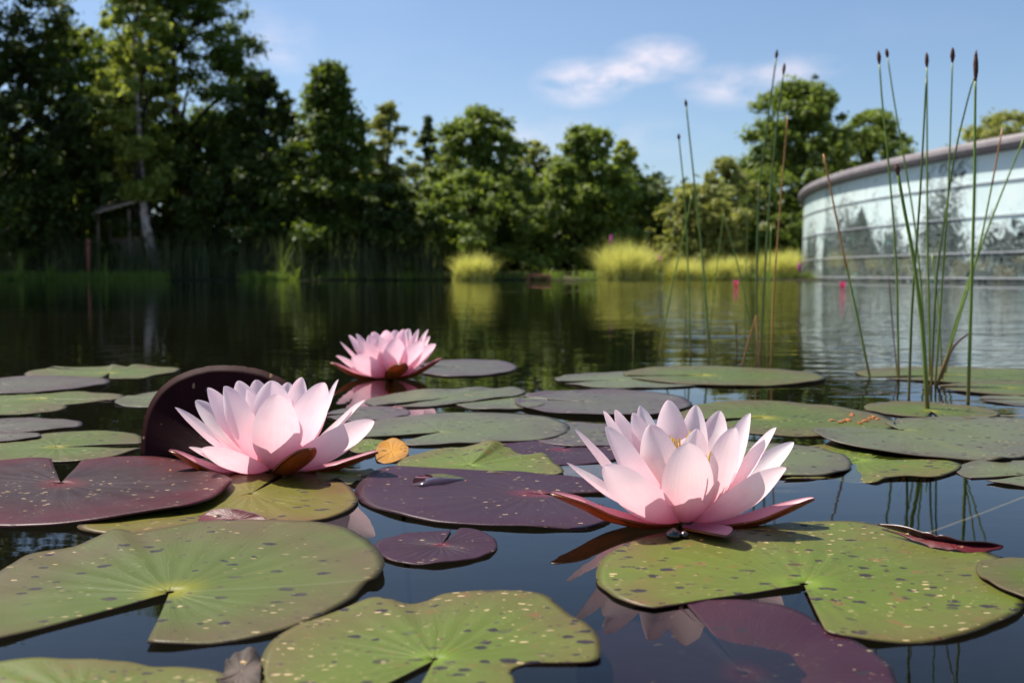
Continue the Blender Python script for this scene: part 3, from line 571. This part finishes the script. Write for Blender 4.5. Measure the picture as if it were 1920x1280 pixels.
for (u, v) in [(1575, 792), (1583, 790), (1590, 788), (1630, 785), (1637, 782), (1622, 790), (1612, 794), (1560, 788), (1645, 786), (1598, 778)]: chip(at_z(u, v, .0018), rng.uniform(.003, .0048), 0)
lm = [simple('husk orange', (.42, .15, .04), (.25, .08, .03), 300, .7), simple('husk tan', (.55, .38, .2), (.4, .25, .12), 300, .7), simple('husk dark', (.05, .025, .015), (.03, .02, .015), 300, .6)]
tag(link('plant_litter', mesh_np('plant_litter', V_, F_, False, mi), None, lm), 'tiny brown and tan husks strewn over the lily pads', 'litter', kind='stuff')
# ------------------------------------------------------------------ trees
m_bark = simple('bark', (.05, .04, .03), (.025, .02, .016), 14, .9, .1, .8, .03)
m_birch = simple('birch bark', (.5, .44, .38), (.10, .06, .045), 5, .8, .2, .4, .01)
m_pine = simple('pine bark', (.34, .17, .08), (.16, .08, .04), 8, .9, .1, .8, .02)
LEAF = {'alder': foliage('alder leaves', (.05, .09, .012), (.13, .18, .025), .5), 'dark': foliage('dark leaves', (.028, .05, .010), (.08, .115, .018), .45),
        'birch': foliage('birch leaves', (.18, .24, .04), (.32, .36, .08), .55), 'willow': foliage('willow leaves', (.17, .20, .05), (.30, .31, .09), .48),
        'mid': foliage('mid green leaves', (.085, .14, .022), (.19, .245, .045), .5), 'conifer': foliage('conifer needles', (.04, .07, .018), (.09, .12, .03), .3)}
def set_tint(me, nleaf, per, seed):
    r = np.random.default_rng(seed); at = me.attributes.new('tint', 'FLOAT', 'POINT')
    at.data.foreach_set('value', np.repeat(r.random(nleaf).astype(np.float32), per))
def leaf_cards(C, Rr, n, size, r, flat=.65, droop=0.):
    """n leaves on the shells of clumps C (m,3) with radii Rr"""
    pr = Rr ** 2; idx = r.choice(len(C), n, p=pr / pr.sum()); d = r.normal(size=(n, 3)); d /= np.linalg.norm(d, axis=1)[:, None]
    rad = (Rr[idx] * np.minimum(1.7, .25 + .62 * np.abs(r.normal(size=n))))[:, None]; P = C[idx] + d * rad * np.array([1, 1, flat])
    nn = d * .7 + np.array([0, 0, .5]) + r.normal(size=(n, 3)) * .55; nn /= np.linalg.norm(nn, axis=1)[:, None]
    ref = r.normal(size=(n, 3)); ref[:, 2] -= droop; x = np.cross(nn, ref); x /= np.linalg.norm(x, axis=1)[:, None] + 1e-9; y = np.cross(nn, x)
    s = (size * (.6 + .8 * r.random(n)))[:, None]
    q = np.stack([P - y * s, P + x * s * .5, P + y * s, P - x * s * .5], 1).reshape(-1, 3)
    return q, np.arange(n * 4).reshape(-1, 4)
PROF = {'cone': lambda k: (1 - k) ** .68 * (.35 + .65 * min(1, k / .12)) + .03, 'oval': lambda k: max(.05, math.sin(PI * min(1, k * .93 + .07) ** .8)) ** .6,
        'round': lambda k: math.sqrt(max(.02, 1 - (1.75 * k - .75) ** 2)) if k > .43 else .85 + .15 * k / .43, 'spire': lambda k: (1 - k) ** .5 * (.55 + .45 * min(1, k / .3)) + .03}
def tree(name, label, x0, x1, vtop, vbot, Y, prof, leaf, nleaf, seed, size=.10, clumps=70, bark=None, trunk=None, cat='tree', group=None, depth=.8, droop=0.):
    r = np.random.default_rng(seed); u = (x0 + x1) / 2; top = at_y(u, vtop, Y); gz = ground_z(top[0], Y); zb = at_y(u, vbot, Y)[2]; rad = (x1 - x0) / 2 / F * Y
    base = np.array([top[0], Y, gz - .05]); hgt = top[2] - zb; root = empty(name, base); tag(root, label, cat, group)
    C, Rr = [], []
    for i in range(int(clumps * 2.3)):
        k = r.random() ** .85 * .97; a = r.random() * 2 * PI; pr = PROF[prof](k) * rad * (1 + .55 * mnoise.noise(Vector((math.cos(a) * 1.6, math.sin(a) * 1.6 + seed * 9, k * 5)))); cr = (0.09 + .12 * r.random()) * min(rad, hgt * .5) * (1.15 - .5 * k)
        rr = max(0, pr - cr * .5) * (r.random() ** .45); C.append([top[0] + rr * math.cos(a), Y + rr * math.sin(a) * depth, zb + k * hgt]); Rr.append(cr)
    C.append([top[0], Y, top[2] - .12 * rad]); Rr.append(.13 * rad)
    C = np.array(C); Rr = np.array(Rr)
    nleaf = int(nleaf * 1.35); q, f = leaf_cards(C, Rr, nleaf, size * .92, r, droop=droop); me = mesh_np('crown', q - base, f, False); set_tint(me, nleaf, 4, seed); link('crown', me, root, [LEAF[leaf]])
    # trunk and limbs
    tp = trunk or [(0, 0, 0), (.08 * r.normal(), 0, hgt * .35), (.12 * r.normal(), 0, (top[2] - gz) * .92)]
    tp = smooth_path([np.array(p, float) for p in tp], 12); tr = .018 * (top[2] - gz) + .03
    V1, F1 = tube_np(tp, [tr * (1 - .88 * i / 11) for i in range(12)], 8)
    link('trunk', mesh_np('trunk', V1, F1), root, [bark or m_bark])
    V1, F1 = [], []
    for j in range(0, len(C) - 1, 5):
        c = C[j] - base; zz = max(.15 * tp[-1][2], c[2] - .35 * math.hypot(c[0], c[1]) - .2); kk = min(11, max(0, int(11 * zz / tp[-1][2]))); s = tp[kk]
        if c[2] < .3: continue
        v2, f2 = tube_np([s, (s + c) / 2 + np.array([0, 0, .08 * rad]), c], [tr * .3, tr * .2, tr * .06], 5); b = len(V1); V1 += v2; F1 += [tuple(x + b for x in g) for g in f2]
    if V1: link('limbs', mesh_np('limbs', V1, F1), root, [m_bark])
    return root
tree('alder_tree', 'huge dark broadleaf tree beyond the reddish post and shelter', -260, 150, -190, 480, 29.8, 'oval', 'dark', 34000, 1, clumps=160)
tree('alder_tree', 'tallest dark alder, reddish trunked, towering behind the little shelter', 120, 505, -170, 470, 33.5, 'oval', 'alder', 44000, 2, clumps=150, bark=m_pine, trunk=[(.35, 0, 0), (.45, 0, 2.), (.2, 0, 5), (0, 0, 9.5)])
tree('alder_tree', 'dark leaning alder crown filling the gap behind the birch', 20, 240, 45, 470, 35, 'oval', 'alder', 20000, 41, clumps=90)
tree('birch_tree', 'light green birch with pale leaning trunk in front of the tall dark alder', 160, 335, -70, 370, 30.2, 'oval', 'birch', 15000, 3, clumps=60, bark=m_birch, trunk=[(.55, 0, 0), (.25, 0, 1.5), (.1, 0, 3.2), (0, 0, 8.5)])
tree('alder_tree', 'dark alder between the tall alder and the pointed spruce shaped tree', 400, 590, 130, 485, 31.5, 'oval', 'dark', 14000, 4, clumps=70)
tree('alder_tree', 'low dark tree hanging over the bank beside the shelter', 20, 230, 200, 490, 30.2, 'round', 'dark', 13000, 5, clumps=60)
tree('alder_tree', 'low dark tree hanging over the reed bed below the tall alder', 330, 560, 300, 495, 30.6, 'round', 'dark', 12000, 6, clumps=60)
tree('conical_tree', 'pointed dark conical tree standing clear against the sky', 475, 755, 112, 490, 30.8, 'cone', 'alder', 24000, 7, clumps=130)
tree('willow_tree', 'pale feathery treetop behind the pointed conical tree', 645, 815, 188, 470, 38, 'oval', 'willow', 9000, 8, clumps=60)
tree('alder_tree', 'dark shaded tree low between conical tree and rounded willow', 640, 830, 345, 500, 30.2, 'round', 'dark', 13000, 9, clumps=70)
tree('spruce_tree', 'small dark spruce tip showing behind the rounded willow', 755, 850, 215, 450, 41, 'cone', 'conifer', 6000, 10, clumps=50)
tree('spruce_tree', 'blunt dark spruce just beside a sharper spruce tip', 815, 880, 232, 450, 42, 'spire', 'conifer', 5000, 11, clumps=40)
tree('alder_tree', 'tall rounded mid green tree behind the lone round sedge tussock', 785, 1010, 195, 480, 33, 'oval', 'mid', 22000, 12, clumps=120)
tree('willow_bush', 'bushy willow under the tall rounded tree behind the round sedge', 760, 1010, 320, 500, 30.6, 'round', 'mid', 16000, 13, clumps=80)
tree('willow_tree', 'pale silvery willow crown between the two central trees', 940, 1070, 262, 470, 39, 'round', 'willow', 8000, 14, clumps=60)
tree('alder_tree', 'bushy green alder behind the gap between the two largest sedge tussocks', 995, 1195, 232, 490, 31.5, 'oval', 'mid', 20000, 15, clumps=110)
tree('birch_tree', 'slender hazy birch beside the pointed alder', 1120, 1225, 260, 480, 37, 'oval', 'birch', 6000, 16, clumps=50)
tree('spruce_tree', 'small dark round topped tree far behind the slender birch', 1195, 1265, 325, 490, 42, 'round', 'conifer', 5000, 17, clumps=40)
tree('willow_bush', 'loose pale willow bush behind the long yellow sedge', 1210, 1420, 345, 500, 33, 'round', 'willow', 12000, 18, clumps=70, droop=.6)
tree('willow_tree', 'feathery pale green willow between slender birch and big rounded tree', 1290, 1430, 292, 490, 36, 'oval', 'willow', 9000, 19, clumps=60)
tree('oak_tree', 'big rounded lit tree rising behind the glass building', 1360, 1650, 150, 500, 40, 'oval', 'mid', 36000, 20, size=.12, clumps=130)
tree('oak_tree', 'rounded tree shoulder behind the roof, beside the big rounded tree', 1530, 1740, 205, 480, 44, 'round', 'mid', 20000, 21, size=.12, clumps=80)
tree('spruce_tree', 'dark pointed treetop poking over the big rounded tree', 1490, 1570, 140, 400, 47, 'cone', 'conifer', 4000, 22, clumps=40)
tree('willow_tree', 'pale distant treetop above the roof of the glass building', 1765, 2010, 205, 480, 58, 'round', 'willow', 12000, 23, size=.15, clumps=70)
tree('willow_bush', 'low green bush at the corner of the glass building', 1400, 1530, 400, 505, 35.5, 'round', 'mid', 7000, 24, clumps=50)
# closed wood behind the first trees
r = np.random.default_rng(99); Cw, Rw = [], []
for i in range(1100):
    x = r.uniform(-36, 16); y = r.uniform(36, 46); hmax = 6.2 if x < -8 else 4.2 - .10 * max(0, x); Cw.append([x, y, .2 + (hmax - .2) * r.random() ** (1.3 if i < 800 else 4)]); Rw.append(r.uniform(.7, 1.2))
q, f = leaf_cards(np.array(Cw), np.array(Rw), 125000, .20, r); me = mesh_np('woodland', q, f, False); set_tint(me, 125000, 4, 5)
tag(link('woodland', me, None, [LEAF['dark']]), 'dark closed wood behind the trees of the far bank', 'wood', kind='stuff')
# ------------------------------------------------------------------ bank plants
def blades(spots, n, hgt, spread, width, r, lean=.35):
    """arching grass blades: base points (m,3)"""
    idx = r.integers(0, len(spots), n); b = spots[idx] + np.c_[r.normal(size=(n, 2)) * spread, np.zeros(n)]
    az = r.random(n) * 2 * PI; h = hgt * (.35 + .7 * r.random(n)); ln = lean * r.random(n); d = np.c_[np.cos(az), np.sin(az), np.zeros(n)]; t = np.c_[-np.sin(az), np.cos(az), np.zeros(n)]
    out = []
    for k, s in enumerate((0, .4, .75, 1.)):
        c = b + d * (h * ln * s ** 2)[:, None] + np.c_[np.zeros((n, 2)), h * s * (1 - .35 * ln * s)]; w_ = width * (1 - .93 * s ** 1.5)
        out += [c - t * w_, c + t * w_]
    Vv = np.stack(out, 1).reshape(-1, 3); o = np.arange(n)[:, None] * 8
    f = np.concatenate([o + np.array([[2 * k, 2 * k + 1, 2 * k + 3, 2 * k + 2]]) for k in range(3)]); return Vv, f
m_sedge = foliage('sedge yellow green', (.32, .36, .08), (.56, .54, .20), .5); m_reed = foliage('reed blue green', (.05, .075, .03), (.10, .12, .05), .4); m_grass = foliage('bank grass', (.12, .20, .03), (.22, .30, .06), .5)
def tussock(label, x0, x1, vtop, n, seed, Y, lean=.9):
    r = np.random.default_rng(seed); u = (x0 + x1) / 2; c = at_y(u, 520, Y); wd = (x1 - x0) / F * Y; h = at_y(u, vtop, Y)[2]; gz = max(ground_z(c[0], Y), -.05)
    m = 60; a = r.random(m) * 2 * PI; rr = np.sqrt(r.random(m)) * wd * .30; sp = np.c_[c[0] + rr * np.cos(a), Y + rr * np.sin(a), np.full(m, gz - .03)]
    sp[:, 2] += .25 * h * (r.random(m) - .6); Vv, f = blades(sp, n, h * 1.25, .07, .009, r, lean); base = np.array([c[0], Y, gz]); me = mesh_np('sedge_tussock', Vv - base, f, False); set_tint(me, n, 8, seed)
    o = link('sedge_tussock', me, None, [m_sedge]); o.location = base; tag(o, label, 'sedge', 'sedge tussocks on the far bank'); return o
tussock('neat round yellow green sedge tussock standing alone at the water edge', 838, 938, 474, 2600, 1, 28.2)
tussock('largest yellow sedge tussock with purple flower spikes beside it', 1095, 1250, 456, 4200, 2, 28.4)
tussock('low yellow sedge tussock between the largest one and the thin rushes', 1235, 1330, 482, 2200, 3, 28.6)
tussock('low straw coloured sedge tussock behind the thin rush clump', 1310, 1420, 486, 2200, 4, 29.0)
tussock('yellow green sedge tussock against the corner of the glass building', 1405, 1510, 478, 2600, 5, 29.6)
r = np.random.default_rng(31)
def strip(x0, x1, ya, yb, m):
    x = r.uniform(x0, x1, m); y = r.uniform(ya, yb, m); return np.array([[a, b, max(ground_z(a, b), -.1)] for a, b in zip(x, y)])
Vv, f = blades(strip(-17, -2.2, 28.8, 30.2, 240), 2600, 1.5, .22, .013, r, .45); me = mesh_np('reed_bed', Vv, f, False); set_tint(me, 2600, 8, 3)
tag(link('reed_bed', me, None, [m_reed]), 'dim blue green reeds lining the shaded bank', 'reeds', kind='stuff')
Vv, f = blades(np.vstack([strip(-16, -10.2, 28.15, 28.7, 260), strip(-8, -6.4, 28.2, 28.7, 60), strip(-6, 9, 28.6, 29.3, 160)]), 6000, .34, .1, .010, r, .8); me = mesh_np('bank_grass', Vv, f, False); set_tint(me, 6000, 8, 4)
tag(link('bank_grass', me, None, [m_grass]), 'fringe of short green grass along the water edge', 'grass', kind='stuff')
# single taller reeds on the bank
def bank_reed(label, u, vtop, Y, n, seed):
    r = np.random.default_rng(seed); c = at_y(u, 522, Y); gz = ground_z(c[0], Y); Vv, f = blades(np.array([[c[0], Y, gz - .05]]), n, at_y(u, vtop, Y)[2], .05, .022, r, .5); b = np.array([c[0], Y, gz]); me = mesh_np('reed', Vv - b, f, False); set_tint(me, n, 8, seed)
    o = link('reed_clump', me, None, [m_grass]); o.location = b; tag(o, label, 'reeds')
bank_reed('pale reed clump with one tall stalk in front of dim reeds', 528, 425, 28.3, 14, 1)
bank_reed('broad leaved pale reed clump mirrored below the conical tree', 555, 470, 28.25, 16, 2)
bank_reed('single upright green reed beside the reddish post', 197, 462, 28.3, 7, 3)
bank_reed('small clump of green reeds under the huge dark broadleaf tree', 40, 455, 28.3, 16, 4)
bank_reed('green reed blades between the end clump and reddish post', 95, 462, 28.3, 12, 5)
# purple flower spikes
m_loose = simple('purple blossom', (.55, .06, .30), (.40, .05, .28), 30, .7); m_stem = simple('herb stem', (.08, .12, .03), (.06, .08, .02), 30, .7)
def spikeflower(label, u, v0, v1, Y):
    c = at_y(u, v1, Y); gz = ground_z(c[0], Y); o = empty('loosestrife', (c[0], Y, gz)); tag(o, label, 'flower'); t = at_y(u, v0, Y)[2] - gz; b = c[2] - gz
    tube('stem', [(0, 0, -.05), (.02, 0, b * .6), (0, 0, b + .02)], [.012, .01, .008], m_stem, o)
    V_, F_ = tube_np([(0, 0, b + (t - b) * k / 9) for k in range(10)], [.05 * math.sin(PI * (k + .7) / 10.5) * (1.25 if k % 2 else .8) for k in range(10)], 8); link('blossom', mesh_np('blossom', V_, F_), o, [m_loose])
spikeflower('purple loosestrife spike rising above the largest sedge tussock', 1146, 440, 458, 28.9)
spikeflower('small purple loosestrife spike at the side of the largest sedge tussock', 1237, 478, 492, 28.2)
spikeflower('bright pink blossom spike at the corner of the glass building', 1499, 492, 510, 27.6)
def farlily(label, u, v):
    C = at_z(u, v, .0); C[2] = 0; o = empty('distant_water_lily', C); tag(o, label, 'flower'); rr = .055
    for k in range(9):
        a = 2 * PI * k / 9; e = .5 if k % 2 else 1.0; T = np.array([math.cos(a) * rr * math.cos(e), math.sin(a) * rr * math.cos(e), .03 + rr * 1.2 * math.sin(e)]) + C
        link('petal', petal_mesh('petal', C + [math.cos(a) * .01, math.sin(a) * .01, .0], T, C, .036, .12, .5, 0, 6, 5), o, [m_far])
m_far = petal_material('crimson petal', (.60, .03, .14), (.75, .10, .25))
farlily('tiny crimson water lily on the ripples before the glass building', 1580, 540); farlily('tiny crimson water lily in front of the straw coloured sedge', 1380, 536)
# ------------------------------------------------------------------ shelter on the left bank
m_wood = simple('grey planks', (.20, .16, .12), (.12, .09, .07), 12, .8); m_pale = simple('pale roof boards', (.55, .42, .32), (.38, .28, .2), 9, .7); m_red = simple('red brown post', (.30, .11, .07), (.18, .07, .05), 9, .8)
def box(name, lo, hi, mat, parent, bev=.01):
    import bmesh
    lo, hi = np.array(lo, float), np.array(hi, float); bm = bmesh.new(); bmesh.ops.create_cube(bm, size=1)
    for v in bm.verts: v.co = Vector((lo + hi) / 2 + np.array(v.co) * (hi - lo))
    bmesh.ops.bevel(bm, geom=bm.edges[:], offset=bev, segments=1, affect='EDGES'); me = bpy.data.meshes.new(name); bm.to_mesh(me); bm.free(); return link(name, me, parent, [mat])
c = at_y(228, 520, 30.4); gz = ground_z(c[0], 30.4); sh = empty('shelter', (c[0], 30.4, gz)); tag(sh, 'small open wooden shelter with pale sloping roof under the trees', 'shelter')
for sx in (-.52, .45):
    for sy in (-.4, .5): box('post', (sx - .035, sy - .035, -.1), (sx + .035, sy + .035, 2.05), m_wood, sh)
for k in range(7):
    b = box('roof_board', (-.7 + .2 * k, -.75, -.015), (-.505 + .2 * k, .75, .015), m_pale, sh, .004); b.location = (0, 0, 2.22 + .028 * k); b.rotation_euler = (math.radians(20), math.radians(-8), 0)
box('bench_seat', (-.5, .1, .42), (.43, .45, .46), m_wood, sh); box('back_wall', (-.5, .44, .5), (.43, .47, 1.2), m_wood, sh)
c = at_y(166, 505, 29.0); gz = ground_z(c[0], 29.0); po = empty('mooring_post', (c[0], 29., gz)); tag(po, 'reddish wooden post with knobbed head standing on the bank', 'post')
V_, F_ = tube_np([(0, 0, -.2), (.01, 0, .3), (.0, 0, .75), (.02, 0, .98)], [.06, .055, .06, .05], 9); link('shaft', mesh_np('shaft', V_, F_), po, [m_red])
V_, F_ = tube_np([(.02, 0, .97), (.02, 0, 1.02), (.02, 0, 1.1), (.02, 0, 1.15)], [.03, .075, .07, .02], 9); link('head', mesh_np('head', V_, F_), po, [m_red])
c = at_y(1010, 518, 28.5); dk = empty('plank_step', (c[0], 28.5, 0)); tag(dk, 'low red brown plank step at the water under the trees', 'step')
for k in range(2): box('plank', (-.36, -.1 + .22 * k, .12), (.36, .1 + .22 * k, .17), m_red, dk)
for sx in (-.3, .3): box('support', (sx - .04, -.05, -.7), (sx + .04, .05, .118), m_red, dk)
# ------------------------------------------------------------------ glass building
BC, BR = np.array([33.06, 26.87]), 23.9
bld = empty('glass_building', (BC[0], BC[1], 0)); tag(bld, 'curved glass pavilion with patterned panes and dark overhanging roof rim standing in the pond', 'building')
def ring(name, prof, a0, a1, n, mat, parent, smooth=True):
    V_ = []; m = len(prof)
    for i in range(n + 1):
        a = math.radians(a0 + (a1 - a0) * i / n); V_ += [(rr * math.cos(a), rr * math.sin(a), zz) for rr, zz in prof]
    F_ = [(i * m + k, i * m + (k + 1) % m, (i + 1) * m + (k + 1) % m, (i + 1) * m + k) for i in range(n) for k in range(m)]
    if abs(a1 - a0) < 359: F_ += [tuple(range(m)), tuple(range(n * m + m - 1, n * m - 1, -1))]
    return link(name, mesh_np(name, V_, F_, False), parent, [mat])
m_fascia = simple('roof rim metal', (.20, .175, .18), (.15, .13, .135), 3, .55, .4, .1); m_frame = simple('frame metal', (.42, .44, .47), (.34, .36, .38), 4, .4, .5, .1); m_conc = simple('concrete', (.3, .29, .27), (.2, .2, .19), 3, .9)
ring('plinth', [(BR - .08, -1.), (BR - .08, .065), (BR - .4, .065), (BR - .4, -1.)], 0, 360, 160, m_conc, bld)
roof = ring('roof', [(0.01, 3.02), (BR - .49, 2.98), (BR - .49, 2.9), (.01, 2.9)], 0, 360, 120, m_fascia, bld)
ring('roof_rim', [(BR - .5, 2.715), (BR + .12, 2.72), (BR + .17, 2.75), (BR + .20, 2.83), (BR + .18, 2.92), (BR + .12, 2.99), (BR - .5, 3.04)], 0, 360, 200, m_fascia, roof)
ring('core_wall', [(BR - .25, .07), (BR - .2, .07), (BR - .2, 2.9), (BR - .25, 2.9)], 0, 360, 160, m_conc, bld)
M = Mat('patterned glass'); s_ = M.sep(M.uv('wall')); su, sz = s_[0], s_[1]; uvn = M.uv('wall')
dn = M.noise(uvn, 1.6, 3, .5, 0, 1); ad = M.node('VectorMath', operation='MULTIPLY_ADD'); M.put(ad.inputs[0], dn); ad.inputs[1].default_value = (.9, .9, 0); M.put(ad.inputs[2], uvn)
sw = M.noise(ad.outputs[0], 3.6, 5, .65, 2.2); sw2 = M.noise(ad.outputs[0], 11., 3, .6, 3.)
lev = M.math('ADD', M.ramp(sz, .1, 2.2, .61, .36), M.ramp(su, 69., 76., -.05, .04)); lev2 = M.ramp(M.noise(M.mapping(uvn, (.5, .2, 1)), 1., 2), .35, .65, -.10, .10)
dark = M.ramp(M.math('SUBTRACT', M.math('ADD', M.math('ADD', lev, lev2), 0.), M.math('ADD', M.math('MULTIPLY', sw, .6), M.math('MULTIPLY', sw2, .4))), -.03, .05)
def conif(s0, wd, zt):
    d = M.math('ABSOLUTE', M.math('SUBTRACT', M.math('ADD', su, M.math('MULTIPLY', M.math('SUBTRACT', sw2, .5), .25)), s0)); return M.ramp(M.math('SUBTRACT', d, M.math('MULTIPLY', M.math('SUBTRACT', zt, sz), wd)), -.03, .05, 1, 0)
dark = M.math('MAXIMUM', dark, M.math('MULTIPLY', conif(76.5, .8, 1.98), M.ramp(sw2, .22, .34))); dark = M.math('MAXIMUM', dark, M.math('MULTIPLY', conif(70.9, .55, 1.65), M.ramp(sw2, .3, .5)))  # dark conifer shapes over the swirls, mixed into the pane colour
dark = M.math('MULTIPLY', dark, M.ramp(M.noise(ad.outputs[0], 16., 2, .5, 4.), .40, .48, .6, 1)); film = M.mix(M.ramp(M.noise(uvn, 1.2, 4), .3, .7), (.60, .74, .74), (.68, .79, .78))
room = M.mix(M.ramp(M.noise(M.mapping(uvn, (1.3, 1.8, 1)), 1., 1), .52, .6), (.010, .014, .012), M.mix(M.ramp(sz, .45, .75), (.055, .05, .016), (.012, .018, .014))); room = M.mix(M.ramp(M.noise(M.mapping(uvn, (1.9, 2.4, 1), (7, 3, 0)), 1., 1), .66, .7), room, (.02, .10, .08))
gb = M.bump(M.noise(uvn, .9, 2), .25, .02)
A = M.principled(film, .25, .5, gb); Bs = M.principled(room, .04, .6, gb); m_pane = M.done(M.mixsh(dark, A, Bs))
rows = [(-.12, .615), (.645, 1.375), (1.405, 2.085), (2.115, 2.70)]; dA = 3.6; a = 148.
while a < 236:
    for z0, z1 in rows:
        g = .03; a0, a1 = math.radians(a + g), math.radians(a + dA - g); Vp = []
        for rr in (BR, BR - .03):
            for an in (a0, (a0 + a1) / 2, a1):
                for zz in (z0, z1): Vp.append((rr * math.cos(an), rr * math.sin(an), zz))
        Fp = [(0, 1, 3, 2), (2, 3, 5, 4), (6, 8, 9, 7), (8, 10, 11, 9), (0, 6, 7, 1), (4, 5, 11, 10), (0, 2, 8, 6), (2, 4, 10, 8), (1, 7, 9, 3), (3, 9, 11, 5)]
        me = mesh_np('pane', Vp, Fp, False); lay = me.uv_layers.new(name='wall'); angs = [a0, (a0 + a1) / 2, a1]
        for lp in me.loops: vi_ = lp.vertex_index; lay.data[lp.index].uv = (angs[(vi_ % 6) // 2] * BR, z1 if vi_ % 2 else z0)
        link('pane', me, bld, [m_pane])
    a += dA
for zc in (.09, .63, 1.39, 2.10): ring('rail', [(BR - .06, zc - .013), (BR + .025, zc - .013), (BR + .025, zc + .013), (BR - .06, zc + .013)], 147, 237, 80, m_frame, bld)
